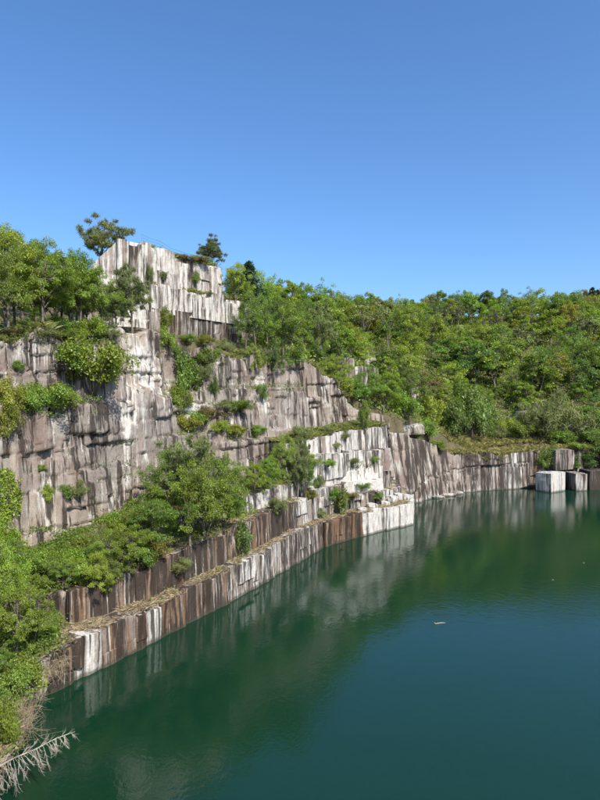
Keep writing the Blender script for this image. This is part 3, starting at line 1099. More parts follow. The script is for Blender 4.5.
for k in range(6):       # hillside trees, seen from 100 m and more
    broadleaf(f'far{k}', 200 + k, 8.0, 2.6 + 0.55 * (k % 3), 5600, 0.28, limbs=10 + k % 3, subs=4, zc=.50, vr=.48)
for k in range(2):
    broadleaf(f'farthin{k}', 220 + k, 8.0, 2.8, 2300, 0.28, limbs=10, subs=5, zc=.56, vr=.44, size_r=(.14, .26))
for k in range(5):       # trees on the benches
    broadleaf(f'near{k}', 240 + k, 6.0, 2.6, 17000, 0.125, limbs=13, subs=5, zc=.50, vr=.46, size_r=(.15, .29))
for k in range(2):
    broadleaf(f'pine{k}', 260 + k, 5.0, 1.9, 3000, 0.28, limbs=15, subs=5, zc=.50, vr=.50, needles=True, layered=.5, size_r=(.13, .24))
for k in range(2):
    conifer(f'conifer{k}', 280 + k, 8.0, 2.1, 0.42)
for k in range(5):
    shrub(f'shrub{k}', 300 + k, 1.0, 1.3, 5200, 0.082)
for k in range(2):
    shrub(f'pshrub{k}', 320 + k, 1.0, 1.3, 900, 0.19, needles=True)

CATS = {}


def plant(proto, loc, w, h, mat, name, label, cat, group, rz=None, tilt=0.0, parts=True):
    cm, tm, W0, H0, zlow = PROTO[proto]
    root = bpy.data.objects.new(name, None)
    COL.objects.link(root)
    root.empty_display_size = 0.3
    root.location = loc
    root.rotation_euler = (random.uniform(-tilt, tilt), random.uniform(-tilt, tilt), random.uniform(0, 6.28) if rz is None else rz)
    root.scale = (w / W0, w / W0, h / H0)
    tag(root, label, cat, group)
    c = bpy.data.objects.new('crown' if cat == 'tree' else 'foliage', cm)
    COL.objects.link(c)
    c.parent = root
    c.material_slots[0].link = 'OBJECT'
    c.material_slots[0].material = mat
    t = bpy.data.objects.new('trunk' if cat == 'tree' else 'stem', tm)
    COL.objects.link(t)
    t.parent = root
    return root


KIND = {  # name -> (protos, material, word, object name, category)
    'bright': (['near0', 'near1', 'near2', 'near3', 'near4'], L_BRIGHT, 'fresh bright green', 'broadleaf_tree', 'tree'),
    'mid': (['near0', 'near1', 'near2', 'near3', 'near4'], L_MID, 'mid green', 'broadleaf_tree', 'tree'),
    'darkt': (['near0', 'near1', 'near2', 'near3', 'near4'], L_DARK, 'deep green', 'broadleaf_tree', 'tree'),
    'pine': (['pine0', 'pine1'], L_PINE, 'olive green needled', 'pine_tree', 'tree'),
    'conif': (['conifer0', 'conifer1'], L_CONIF, 'dark pointed conifer', 'conifer_tree', 'tree'),
    'sb': ([f'shrub{k}' for k in range(5)], L_BRIGHT, 'fresh bright green', 'shrub', 'shrub'),
    'sm': ([f'shrub{k}' for k in range(5)], L_MID, 'mid green', 'shrub', 'shrub'),
    'sd': ([f'shrub{k}' for k in range(5)], L_DARK, 'deep green', 'shrub', 'shrub'),
    'sy': ([f'shrub{k}' for k in range(5)], L_YELLOW, 'yellow green', 'shrub', 'shrub'),
    'so': (['pshrub0', 'pshrub1'], L_OLIVE, 'olive green twiggy', 'shrub', 'shrub'),
    'sr': ([f'shrub{k}' for k in range(5)], L_BROWN, 'brownish', 'shrub', 'shrub'),
}
HIDDEN = []


def put(kind, u, v, wpx, hpx, place, push=0.3, d=None):
    """plant whose foot shows at photo pixel u, v on whatever surface the ray meets there"""
    loc, nrm = hit(u, v) if d is None else drop(*P(u, d))
    if loc is None:
        return
    protos, mat, word, name, cat = KIND[kind]
    dist = loc.y
    p = loc + Vector((0, push, -0.05)) if cat == 'tree' else loc - nrm * 0.05
    w, h = wpx * dist / F, hpx * dist / F
    noun = 'pine' if kind == 'pine' else '' if kind == 'conif' else cat
    lab = f'{word} {noun} {place}'.replace('  ', ' ')
    return plant(random.choice(protos), p, w, h, mat, name, lab, cat, f'{word} {noun}s {place}'.replace(' s ', 's '), tilt=0.12)


random.seed(99)
A = 'on the ledge above the left rock face'
for r_ in [('bright', 6, 334, 72, 105), ('bright', 42, 333, 70, 84), ('mid', 22, 322, 60, 92), ('bright', 78, 333, 62, 82), ('mid', 60, 326, 55, 66), ('bright', 101, 334, 46, 66),
           ('mid', -14, 340, 60, 110), ('sm', 60, 336, 30, 20), ('sb', 96, 342, 34, 26)]:
    put(*r_, A)
for (u_, d_, w_, h_, k_) in [(-12, 52, 66, 98, 'mid'), (12, 55, 62, 92, 'bright'), (34, 57, 60, 84, 'mid'), (56, 60, 56, 72, 'bright'), (76, 62, 50, 64, 'mid'), (92, 63, 44, 54, 'bright'), (4, 49, 60, 70, 'mid'), (30, 51, 56, 60, 'bright'),
                             (52, 54, 50, 50, 'mid'), (70, 57, 44, 44, 'bright'), (88, 60, 40, 40, 'darkt'), (108, 64, 36, 36, 'mid')]:
    put(k_, u_, 330, w_, h_, A, d=d_)
put('pine', 131, 336, 46, 74, 'against the foot of the summit cliff')
put('pine', 116, 333, 26, 42, 'against the foot of the summit cliff')
A = 'growing on the ledge under the summit cliff'
for r_ in [('so', 108, 340, 26, 12), ('sy', 165, 330, 18, 24), ('sb', 168, 352, 20, 26), ('sm', 188, 344, 22, 10), ('sy', 206, 346, 20, 12), ('so', 224, 352, 18, 14),
           ('sm', 176, 360, 18, 16), ('sr', 15, 338, 24, 10), ('so', 48, 338, 24, 12), ('sm', 74, 342, 24, 14), ('sm', 216, 360, 14, 12)]:
    put(*r_, A)
A = 'clinging to the left rock face'
for r_ in [('sb', 92, 388, 62, 48), ('sm', 80, 376, 46, 34), ('sb', 106, 380, 34, 30), ('sy', 62, 410, 36, 26), ('sm', 48, 412, 46, 30), ('sy', 12, 412, 34, 36), ('sy', 6, 436, 26, 36), ('sm', 32, 414, 28, 24),
           ('so', 80, 500, 26, 20), ('sm', 66, 498, 16, 14), ('sm', 40, 472, 14, 8), ('sb', 48, 500, 14, 16), ('sm', 18, 372, 16, 12)]:
    put(*r_, A)
A = 'on the broken ledges of the middle rock face'
for r_ in [('sm', 184, 400, 36, 46), ('sb', 178, 412, 26, 26), ('sr', 208, 420, 28, 14), ('sm', 196, 425, 30, 16), ('sy', 186, 432, 24, 18), ('sb', 220, 434, 20, 14), ('sm', 240, 412, 36, 12), ('sd', 215, 400, 10, 26),
           ('so', 200, 384, 24, 22), ('sm', 206, 366, 26, 18), ('so', 190, 378, 26, 18), ('sy', 236, 436, 22, 12), ('sd', 262, 402, 16, 18), ('sm', 256, 434, 22, 10), ('so', 225, 412, 20, 12)]:
    put(*r_, A)
A = 'on the summit cliff'
for r_ in [('sd', 194, 286, 12, 15), ('so', 163, 281, 9, 10), ('sr', 186, 262, 22, 7), ('sr', 200, 263, 22, 7), ('so', 150, 285, 8, 20), ('so', 225, 300, 7, 7), ('so', 210, 296, 8, 6)]:
    put(*r_, A)
A = 'beside the right edge of the summit cliff'
for r_ in [('bright', 236, 308, 34, 46), ('conif', 251, 312, 30, 50), ('mid', 256, 350, 38, 60), ('mid', 246, 352, 28, 50), ('bright', 228, 292, 24, 28), ('darkt', 268, 352, 34, 56), ('conif', 262, 322, 22, 34),
           ('mid', 252, 380, 26, 36), ('darkt', 274, 388, 26, 50)]:
    put(*r_, A)
A = 'along the crest of the middle rock face'
for r_ in [('bright', 284, 366, 44, 62), ('mid', 302, 366, 42, 56), ('pine', 322, 366, 34, 62), ('mid', 275, 352, 40, 56), ('sm', 296, 368, 24, 18), ('bright', 338, 390, 34, 36), ('sm', 352, 402, 30, 22), ('mid', 366, 412, 36, 40),
           ('sb', 346, 398, 24, 22), ('so', 330, 372, 20, 16), ('sm', 364, 430, 12, 30), ('bright', 384, 416, 44, 44), ('sb', 404, 420, 34, 30), ('mid', 412, 412, 36, 44)]:
    put(*r_, A)
A = 'on the stepped terraces above the water'
for r_ in [('mid', 206, 562, 72, 104), ('bright', 190, 552, 70, 90), ('bright', 226, 540, 52, 62), ('mid', 152, 562, 64, 62), ('bright', 126, 574, 50, 48), ('bright', 90, 598, 46, 44), ('mid', 112, 594, 40, 44), ('bright', 106, 612, 26, 46),
           ('pine', 196, 520, 62, 84), ('mid', 222, 512, 52, 58), ('mid', 170, 520, 58, 70), ('bright', 252, 500, 32, 36), ('bright', 268, 492, 34, 36), ('mid', 288, 500, 30, 66), ('pine', 297, 500, 26, 60), ('mid', 306, 498, 28, 36),
           ('sm', 340, 514, 20, 28), ('sm', 332, 500, 14, 12), ('sy', 312, 500, 16, 10), ('sm', 362, 488, 22, 5), ('sm', 328, 466, 20, 7), ('so', 352, 464, 20, 6), ('sm', 310, 470, 18, 16), ('so', 336, 448, 12, 7),
           ('sm', 374, 462, 12, 6), ('sd', 240, 552, 24, 30), ('mid', 62, 596, 40, 34), ('so', 178, 572, 26, 14), ('sm', 236, 516, 26, 22), ('so', 300, 440, 24, 14), ('so', 326, 434, 16, 8),
           ('sr', 350, 500, 16, 8), ('so', 320, 518, 14, 10), ('sm', 378, 500, 12, 8), ('so', 345, 440, 14, 10), ('mid', 280, 474, 26, 34), ('pine', 300, 474, 20, 40), ('so', 318, 488, 16, 12), 
           ('mid', 262, 500, 30, 32), ('so', 276, 512, 22, 14), ('sy', 96, 580, 34, 24), ('sb', 150, 520, 34, 28), ('sm', 132, 528, 36, 30), ('sb', 114, 540, 34, 28), ('so', 98, 548, 32, 24), ('sm', 82, 560, 34, 24), ('sy', 128, 550, 34, 24), ('sb', 146, 545, 34, 26),
           ('sm', 110, 562, 34, 26), ('sb', 66, 572, 32, 24), ('so', 160, 508, 32, 26), ('sm', 164, 530, 34, 28), ('sd', 94, 566, 26, 20), ('sb', 76, 584, 32, 26), ('sm', 138, 568, 30, 24), ('sr', 120, 566, 22, 16), ('sm', 50, 580, 30, 24),
           ('sy', 154, 560, 28, 22), ('bright', 134, 556, 46, 50), ('mid', 108, 572, 42, 42)]:
    put(*r_, A)
A = 'on the left bank by the fallen dead tree'
for r_ in [('bright', 12, 668, 56, 78), ('bright', -6, 640, 60, 96), ('mid', 30, 650, 44, 56), ('bright', 6, 600, 52, 66), ('bright', 36, 616, 40, 40), ('mid', -4, 690, 40, 46), ('sb', 24, 690, 40, 34), ('sb', 48, 636, 28, 22),
           ('sb', 4, 748, 26, 50), ('sm', 12, 700, 34, 34), ('sb', 0, 560, 34, 44), ('sb', 30, 580, 34, 32)]:
    put(*r_, A)
put('pine', 102, 249, 52, 60, 'standing alone on the top of the summit cliff', d=73.0)
put('pine', 211, 264, 32, 34, 'beside the green fence on the summit', d=84.0)
put('sy', 84, 262, 30, 22, 'on the shoulder of the summit cliff')

# far bank
A = 'on the grassy bench above the far cliff'
for r_ in [('sd', 470, 440, 40, 58), ('sd', 452, 438, 30, 40), ('sd', 484, 440, 28, 40), ('sm', 428, 440, 26, 22), ('sm', 416, 438, 22, 16), ('sb', 506, 436, 18, 18), ('so', 545, 440, 44, 40), ('so', 566, 440, 46, 50), ('so', 532, 438, 30, 30),
           ('sd', 590, 432, 40, 26), ('sm', 552, 458, 18, 12), ('sd', 594, 446, 30, 18), ('sm', 438, 450, 18, 10), ('so', 500, 440, 20, 14), ('sm', 576, 450, 18, 8), ('sb', 430, 424, 36, 30), ('sm', 520, 440, 26, 18), ('sd', 548, 470, 20, 22), ('sm', 560, 444, 26, 14), ('sm', 540, 468, 14, 12), ('sd', 585, 470, 26, 16), ('so', 572, 470, 16, 8), ('sm', 556, 470, 22, 8), ('sd', 600, 462, 36, 24)]:
    put(*r_, A)

# forest on the hillside
FAR = [f'far{k}' for k in range(6)]
pts = []
r = np.random.default_rng(5)
cand = r.uniform([-30, 86], [150, 262], (9000, 2))
U_ = 300 + F * cand[:, 0] / cand[:, 1]
ok = (U_ > 236) & (U_ < 640)
cand = cand[ok]
ch = ground_height(cand)
ins = inside(LOOP, cand)
dl, _ = LoopLine.near(cand)
inU = inside(UPOLY, cand)
cell = {}
for q, hz, i_, d_, iu in zip(cand, ch, ins, dl, inU):
    if i_ or iu:
        continue
    u_ = 300 + F * q[0] / q[1]
    vg = 400 - F * (hz - EYE) / q[1]
    if u_ > 425 and (d_ < 16 or vg > 428):
        continue
    if d_ < 7:
        continue
    sp = 4.2 + 1.5 * (q[1] > 150) + 1.2 * (q[1] > 200)
    if all((q[0] - a_[0]) ** 2 + (q[1] - a_[1]) ** 2 > sp * sp for a_ in pts):
        pts.append((q[0], q[1], hz))
pts.sort(key=lambda a: a[1])
pts = [p for p in pts if 400 - F * (p[2] + 8 - EYE) / p[1] < 440][:295]
WORDS = {id(L_BRIGHT): 'fresh bright green', id(L_MID): 'mid green', id(L_DARK): 'deep green', id(L_YELLOW): 'yellow green', id(L_BROWN): 'brownish', id(L_OLIVE): 'olive green'}
for x, y, z in pts:
    k = r.random()
    mat = L_BRIGHT if k < .24 else L_MID if k < .64 else L_DARK if k < .82 else L_YELLOW if k < .87 else L_OLIVE if k < .965 else L_BROWN
    pr = random.choice(FAR) if k < .9 else random.choice(['farthin0', 'farthin1'])
    near = min(1.0, 0.55 + (y - 90) / 110)
    sc = (r.choice([.55, .75, .9, 1.0, 1.1, 1.3]) if y < 160 else r.uniform(.85, 1.08)) * r.uniform(.92, 1.08) * near
    big = 1.0 + .10 * (y > 165)
    w_, h_ = 7.4 * sc * r.uniform(.8, 1.25) * big, 8.8 * sc * big * r.uniform(.85, 1.15)
    lab = f'{WORDS[id(mat)]} broadleaf tree in the wood on the hillside behind the lake'
    plant(pr, (x, y, z - 0.4), w_, h_, mat, 'broadleaf_tree', lab, 'tree', f'{WORDS[id(mat)]} trees on the wooded hillside', tilt=.1)
for k in range(7):
    u_, d_ = [(280, 150), (300, 165), (386, 205), (412, 208), (500, 215), (575, 230), (592, 232)][k]
    x, y = P(u_, d_)
    z = ground_height(np.array([[x, y]]))[0]
    plant(f'conifer{k % 2}', (x, y, z), 4.6, 8.6, L_CONIF, 'conifer_tree', 'dark pointed conifer rising out of the hillside wood', 'tree', 'dark conifers on the wooded hillside')
for k in range(34):
    u_, d_ = 548 + 2.6 * k + r.uniform(-3, 3), r.uniform(330, 392)
    x, y = P(u_, d_)
    z = ground_height(np.array([[x, y]]))[0]
    plant(f'conifer{k % 2}', (x, y, z), 8, r.uniform(9, 13), L_CONIF, 'conifer_tree', 'dark conifer on the farthest ridge', 'tree', 'conifers on the farthest ridge')


# ------------------------------------------------------------------ ground cover (nobody could count it)
def stuff(name, V, Fq, ti, mat, label, cat):
    o = obj(name, mesh_from(name, V, Fq, mat, {'tint': ('FLOAT', ti)}))
    return tag(o, label, cat, kind='stuff')


def blades(C, hgt, r, k=6, width=.05, spread=.35):
    n = len(C)
    Cn = np.repeat(C, k, 0) + r.normal(size=(n * k, 3)) * np.array([.16, .16, .0])
    d = np.c_[r.normal(size=(n * k, 2)) * spread, np.ones(n * k)]
    L = (np.repeat(hgt, k) * r.uniform(.5, 1.2, n * k))[:, None]
    t = np.c_[r.normal(size=(n * k, 2)), np.zeros(n * k)]
    t /= np.linalg.norm(t, axis=1, keepdims=True)
    bend = np.c_[d[:, :2], -0.3 * np.ones(n * k)] * L * 0.45
    V = np.stack([Cn - t * width, Cn + t * width, Cn + d * L * .6 + t * width * .7, Cn + d * L + bend], 1).reshape(-1, 3)
    return V, np.arange(4 * n * k).reshape(-1, 4), np.repeat(np.repeat(r.uniform(.65, 1.2, n), k) * r.uniform(.8, 1.2, n * k), 4)


r = np.random.default_rng(31)


def scatter_line(line, sa, sb, d0, d1, n):
    out = []
    for _ in range(n):
        s = r.uniform(sa, sb)
        q = line.at(s) - line.normal(s) * r.uniform(d0, d1)
        l, nn = drop(q[0], q[1], float(line.top(s)) + 1.2)
        if l is not None and nn.z > .5 and abs(l.z - float(line.top(s))) < 1.3:
            out.append(tuple(l))
    return np.array(out).reshape(-1, 3)


C = np.concatenate([scatter_line(LT1, LT1.cum[4], LT1.cum[11], -.1, 1.5, 5200), scatter_line(LT2, LT2.cum[2], LT2.cum[8], 0, 2.0, 1900), scatter_line(LT3, LT3.cum[2], LT3.cum[6], 0, 2.5, 900), scatter_line(LT4b, .5, LT4b.len - 1, 0.1, 1.1, 300), scatter_line(LT3b, .5, LT3b.len - 1, .1, .9, 250)])
stuff('dry_grass', *blades(C, r.uniform(.06, .24, len(C)), r, 13, .012, .9), L_DRY, 'straw coloured dry grass along the terrace ledges', 'grass')
C = np.concatenate([scatter_line(LT3, LT3.cum[3], LT3.cum[6], 0, 3.0, 900), scatter_line(LT4, LT4.cum[1], LT4.cum[4], 0, 3.0, 900), scatter_line(LM, LM.s_of_u(0), LM.s_of_u(95), 1.8, 5, 500), scatter_line(LM, LM.s_of_u(255), LM.s_of_u(360), 1.8, 5, 600), scatter_line(LU1, LU1.cum[3], LU1.cum[4], .2, 1.2, 240),
                    scatter_line(LU2, LU2.cum[4], LU2.cum[6], .2, 2.0, 300)])
stuff('ledge_grass', *blades(C, r.uniform(.25, .7, len(C)), r, 14, .018, .55), L_GRASS, 'tufted yellow green grass on the cliff ledges', 'grass')
pp = []
for _ in range(2600):
    l_, n_ = hit(r.uniform(-6, 38), r.uniform(672, 775))
    if l_ is not None and l_.z > .15 and n_.z > .25:
        pp.append(tuple(l_))
C = np.array(pp)
stuff('bank_straw', *blades(C, r.uniform(.12, .36, len(C)), r, 14, .006, .45), L_DRY, 'long straw coloured dry grass on the near left bank above the dead tree', 'grass')
# meadow strip of the far bench
pp = []
for _ in range(26000):
    u_, v_ = r.uniform(425, 640), r.uniform(422, 462)
    pass_ = hit(u_, v_)
    if pass_[0] is not None and pass_[1].z > .6 and pass_[0].y > 100:
        pp.append(tuple(pass_[0]))
C = np.array(pp)
L_MEADOW = leaf_material('meadow_straw', (0.30, 0.285, 0.095), (0.33, 0.30, 0.10), 0.02, 0.3)
stuff('meadow_grass', *blades(C, r.uniform(.3, .8, len(C)), r, 6, .03, .5), L_MEADOW, 'pale grass covering the bench above the far cliff', 'grass')
# undergrowth below the hillside trees
q = r.uniform([-30, 84], [150, 262], (60000, 2))
uu = 300 + F * q[:, 0] / q[:, 1]
q = q[(uu > 225) & (uu < 650)]
hz = ground_height(q)
dl, _ = LoopLine.near(q)
vg = 400 - F * (hz - EYE) / q[:, 1]
keep = (~inside(LOOP, q)) & (dl > 4) & ~((uu[(uu > 225) & (uu < 650)] > 425) & (vg > 430)) & (vbar if False else True)
q, hz = q[keep], hz[keep]
C = np.c_[q, hz + 0.1]
C = np.repeat(C, 7, 0) + r.normal(size=(len(C) * 7, 3)) * np.array([.5, .5, .0]) + np.c_[np.zeros((len(C) * 7, 2)), r.uniform(0, 1.6, len(C) * 7)]
tn = r.uniform(.6, 1.25, len(C)) * (0.8 + 0.5 * vnoise(C[:, 0] * .2, C[:, 1] * .2, 0, 9))
stuff('undergrowth', *leaf_cards(C, 0.42, .7, r, tn), L_MID, 'leafy undergrowth carpeting the wooded hillside', 'undergrowth')
# weeds and creepers on the ledges of the cliff and the left bank
pp, hs = [], []
REG = [(30, 150, 530, 580, 900, .35), (0, 120, 318, 345, 500, .5), (100, 260, 335, 375, 240, .25), (165, 260, 375, 440, 420, .4), (0, 100, 385, 420, 400, .4), (20, 240, 530, 600, 500, .5), (0, 60, 580, 760, 1100, .5), (235, 300, 470, 520, 400, .5), (300, 400, 430, 500, 420, .3),
       (395, 450, 425, 445, 200, .4), (240, 300, 300, 400, 700, .6), (300, 420, 370, 430, 700, .6), (90, 240, 440, 560, 900, .6)]
for (u0, u1, v0, v1, n, hh) in REG:
    for _ in range(n):
        l, nn = hit(r.uniform(u0, u1), r.uniform(v0, v1))
        if l is not None and nn.z > .35 and l.z > .4:
            pp.append(tuple(l))
            hs.append(hh)
C, hs = np.array(pp), np.array(hs)
C = np.repeat(C, 26, 0)
hh = np.repeat(hs, 26)
C = C + r.normal(size=C.shape) * np.c_[hh * .8, hh * .8, hh * 0] + np.c_[np.zeros((len(C), 2)), r.uniform(0, 1, len(C)) * hh]
stuff('weeds', *leaf_cards(C, 0.15, .7, r, r.uniform(.6, 1.3, len(C))), L_MID, 'low leafy weeds on the ledges and banks of the quarry', 'weeds')


# creepers hanging on the left rock
def creeper(u0, u1, v0, v1, n, mat, label):
    pp = []
    for _ in range(n):
        a, b = r.uniform(u0, u1), r.uniform(v0, v1)
        e = ((a - (u0 + u1) / 2) / (u1 - u0) * 2) ** 2 + ((b - (v0 + v1) / 2) / (v1 - v0) * 2) ** 2
        if e > 1 + .5 * float(vnoise(a * .2, b * .2, 0, 4)) - .3:
            continue
        l, nn = hit(a, b)
        if l is not None:
            pp.append(tuple(l + nn * r.uniform(.03, .35)))
    C = np.array(pp)
    base = C.min(0)
    V, Fq, ti = leaf_cards(C, .16, .4, r, r.uniform(.7, 1.25, len(C)))
    org = Vector((C[:, 0].mean(), C[:, 1].mean(), base[2]))
    o = obj('creeper', mesh_from('creeper', V - np.array(org), Fq, mat, {'tint': ('FLOAT', ti)}), loc=org)
    tag(o, label, 'creeper')


creeper(-14, 21, 468, 524, 4200, L_BRIGHT, 'bright green creeper hanging down the left rock below the rusty patch')
creeper(-10, 30, 530, 600, 3600, L_BRIGHT, 'bright green creeper mat at the foot of the left rock')


# ------------------------------------------------------------------ loose rock
def boulder(loc, sx, sy, sz, seed, st, name, label, cat, group=None, rz=0.0, squareness=0.0):
    r_ = random.Random(seed)
    n = 7
    V, Fc, idx = [], [], {}
    for f in range(6):
        for i_ in range(n):
            for j_ in range(n):
                a, b = i_ / (n - 1) * 2 - 1, j_ / (n - 1) * 2 - 1
                p = [(1, a, b), (-1, -a, b), (-a, 1, b), (a, -1, b), (a, b, 1), (a, -b, -1)][f]
                key = tuple(round(c, 3) for c in p)
                if key not in idx:
                    idx[key] = len(V)
                    V.append(p)
    for f in range(6):
        for i_ in range(n - 1):
            for j_ in range(n - 1):
                ids = []
                for (p_, q_) in ((i_, j_), (i_ + 1, j_), (i_ + 1, j_ + 1), (i_, j_ + 1)):
                    a, b = p_ / (n - 1) * 2 - 1, q_ / (n - 1) * 2 - 1
                    p = [(1, a, b), (-1, -a, b), (-a, 1, b), (a, -1, b), (a, b, 1), (a, -b, -1)][f]
                    ids.append(idx[tuple(round(c, 3) for c in p)])
                Fc.append(ids)
    V = np.array(V, float)
    sph = V / np.linalg.norm(V, axis=1, keepdims=True)
    k = 0.45 + 0.5 * squareness
    V = V * k + sph * (1 - k) * 1.25
    nz = 1 + (0.30 - .26 * squareness) * fbm(V[:, 0] * 1.1 + seed, V[:, 1] * 1.1, V[:, 2] * 1.1, seed, 3)
    V = V * nz[:, None] * np.array([sx, sy, sz]) / 2
    V[:, 2] += sz / 2
    wp = V + np.array([seed * 3.1, 0, loc[2]])
    me = mesh_from(name, V, Fc, M_ROCK, {'stain': ('FLOAT_COLOR', col4(np.zeros((len(V), 3)) + np.array(st))), 'wallpos': ('FLOAT_VECTOR', wp)})
    o = obj(name, me, loc=loc, rot=(0, 0, rz))
    return tag(o, label, cat, group)


for k, (u_, v_, w_, h_) in enumerate([(438, 498, 10, 3), (448, 496, 12, 4), (458, 494, 9, 4)]):
    d_ = EYE * F / (v_ - 400)
    x, y = P(u_, d_)
    boulder((x, y + .3, -.35), w_ * d_ / F * 1.25, 1.4, h_ * d_ / F * .6 + .35, 500 + k, (.5, .3, 0), 'boulder', 'pale boulder at the waterline below the far cliff', 'boulder', 'pale boulders below the far cliff', rz=random.uniform(0, .5))
for k, (u_, v_, w_, h_) in enumerate([(392, 503, 10, 8), (400, 501, 9, 8), (386, 506, 8, 5), (407, 500, 7, 6), (372, 508, 8, 5), (379, 500, 6, 5), (362, 512, 9, 5)]):
    l, n_ = hit(u_, v_)
    if l is not None:
        boulder(tuple(l + Vector((0, .4, -.12))), w_ * l.y / F, 1.1, h_ * l.y / F, 530 + k, (.75, .15, 0), 'boulder', 'pale broken boulder on the end of the white terrace', 'boulder', 'boulders on the white terrace', rz=random.uniform(0, 1.5))
# outcrops on the wooded slope
for k, (u_, v_, w_, h_, st) in enumerate([(345, 378, 20, 20, (.45, .42, 0)), (358, 384, 18, 17, (.5, .4, 0)), (368, 372, 14, 16, (.5, .4, 0)), (379, 378, 12, 12, (.6, .3, 0)), (372, 382, 12, 14, (.25, .7, 0)), (388, 384, 12, 14, (.55, .3, 0)),
                                          (412, 404, 9, 20, (.5, .3, 0)), (524, 420, 16, 9, (.5, .4, 0)), (536, 428, 14, 8, (.4, .4, 0)), (488, 415, 8, 6, (.6, .2, 0)), (262, 300, 10, 8, (.6, .2, 0))]):
    l, n_ = hit(u_, v_)
    if l is not None:
        d_ = l.y
        boulder(tuple(l + Vector((0, .6, -.5))), w_ * d_ / F, 2.4, h_ * d_ / F + .5, 560 + k, st, 'rock_outcrop', 'grey and white rock outcrop among the trees of the hillside', 'outcrop', 'rock outcrops on the hillside', rz=random.uniform(-.3, .5), squareness=.5)
l, n_ = hit(408, 431)
boulder((l.x, l.y + .8, l.z - .6), 5.6, 3.0, 1.7, 590, (.32, .15, 0), 'rock_outcrop', 'long pale rounded slab on the corner of the far cliff', 'outcrop', rz=.5, squareness=.1)


# cut blocks in the far corner; the last is a recess painted dark
def cut_block(u0, u1, d, vt, vb, dep, seed, st, label, rz, group=None):
    x0, x1 = P(u0, d)[0], P(u1, d)[0]
    z0 = max(-1.0, EYE - (vb - 400) / F * d)
    if vb > 488:
        z0 = -1.0
    z1 = EYE - (vt - 400) / F * d
    return boulder(((x0 + x1) / 2, d + dep / 2, z0), (x1 - x0) * .98, dep, z1 - z0, seed, st, 'cut_stone_block', label, 'stone block', group, rz=rz, squareness=.88)


cut_block(541, 567, 104.5, 473, 493, 3.0, 601, (.80, .30, .02), 'big white cut block standing in the water under the far cliff', .62)
cut_block(574, 587, 105.8, 474, 492, 4.0, 602, (.42, .55, .05), 'streaked cut block beside the big white block in the far corner', .1)
cut_block(589, 640, 107, 471, 492, 4.0, 603, (.05, .95, 0), 'black cut block in the far corner of the lake', .0)  # coloured almost black all over
cut_block(553, 574, 109, 450, 470, 3.0, 604, (.30, .42, .25), 'tall weathered block standing on the white block in the far corner', .2)
cut_block(580, 660, 112, 449, 470, 4.0, 605, (.05, .95, 0), 'block painted black as the shaded recess at the back of the far corner', .0)  # fills the recess; its shade is put into the black colour


# ------------------------------------------------------------------ fallen dead tree in the foreground
def dead_tree():
    rr = random.Random(3)
    base, tip = P(-48, 23.2, 792), P(75, 25.6, 731)
    root = obj('fallen_dead_tree', None, loc=base)
    tag(root, 'bleached bare fallen tree leaning out over the water from the left bank', 'dead tree')
    path = [base.lerp(tip, t) + Vector((0, 0, .10 * math.sin(t * 3.1) + .03 * math.sin(t * 17))) for t in [k / 12 for k in range(13)]]
    V, Fc = tubes([([p - base for p in path], [.036 * (1 - .8 * k / 12) + .005 for k in range(13)])], 7)
    obj('trunk', mesh_from('trunk', V, Fc, M_DEAD, smooth=True), root)
    axis_ = (tip - base).normalized()
    for k in range(64):
        t = .10 + .88 * (k + rr.random()) / 64
        p = base.lerp(tip, t) + Vector((0, 0, .10 * math.sin(t * 3.1)))
        L = (1.5 * (1 - t) ** .8 + .18) * rr.choice([.25, .5, .7, .85, 1.0]) * rr.uniform(.8, 1.1)
        side = rr.choice([1, 1, 1, 1, 1, -1, 0])
        if side == 1:       # towards the viewer and drooping
            d = Vector((.62 + rr.uniform(-.3, .25), -.45 + rr.uniform(-.4, .4), -.50 + rr.uniform(-.3, .25)))
        elif side == -1:
            d = Vector((.35 + rr.uniform(-.2, .2), .55 + rr.uniform(-.2, .3), .45 + rr.uniform(-.2, .3)))
            L *= .6
        else:
            d = Vector((.6, rr.uniform(-.3, .3), rr.uniform(.2, .8)))
            L *= .5
        d = d.normalized()
        cv = Vector((rr.uniform(-.12, .12), rr.uniform(-.15, .15), rr.uniform(-.16, .02))) * L
        bp = [p, p + d * L * .4 + cv * .3, p + d * L * .75 + cv * .8, p + d * L + cv * 1.5]
        paths = [([q - base for q in bp], [.010, .008, .006, .003])]
        for q in range(int(13 * L) + 3):
            f = rr.uniform(.2, 1)
            s = bp[0].lerp(bp[-1], f)
            e = s + (d + Vector((rr.uniform(-.7, .7), rr.uniform(-.7, .7), rr.uniform(-.6, .6)))).normalized() * rr.uniform(.10, .34)
            paths.append(([s - base, (s + e) / 2 - base + Vector((0, 0, -.01)), e - base], [.005, .004, .0025]))
        V, Fc = tubes(paths, 4)
        obj('branch', mesh_from('branch', V, Fc, M_DEAD), root)


dead_tree()


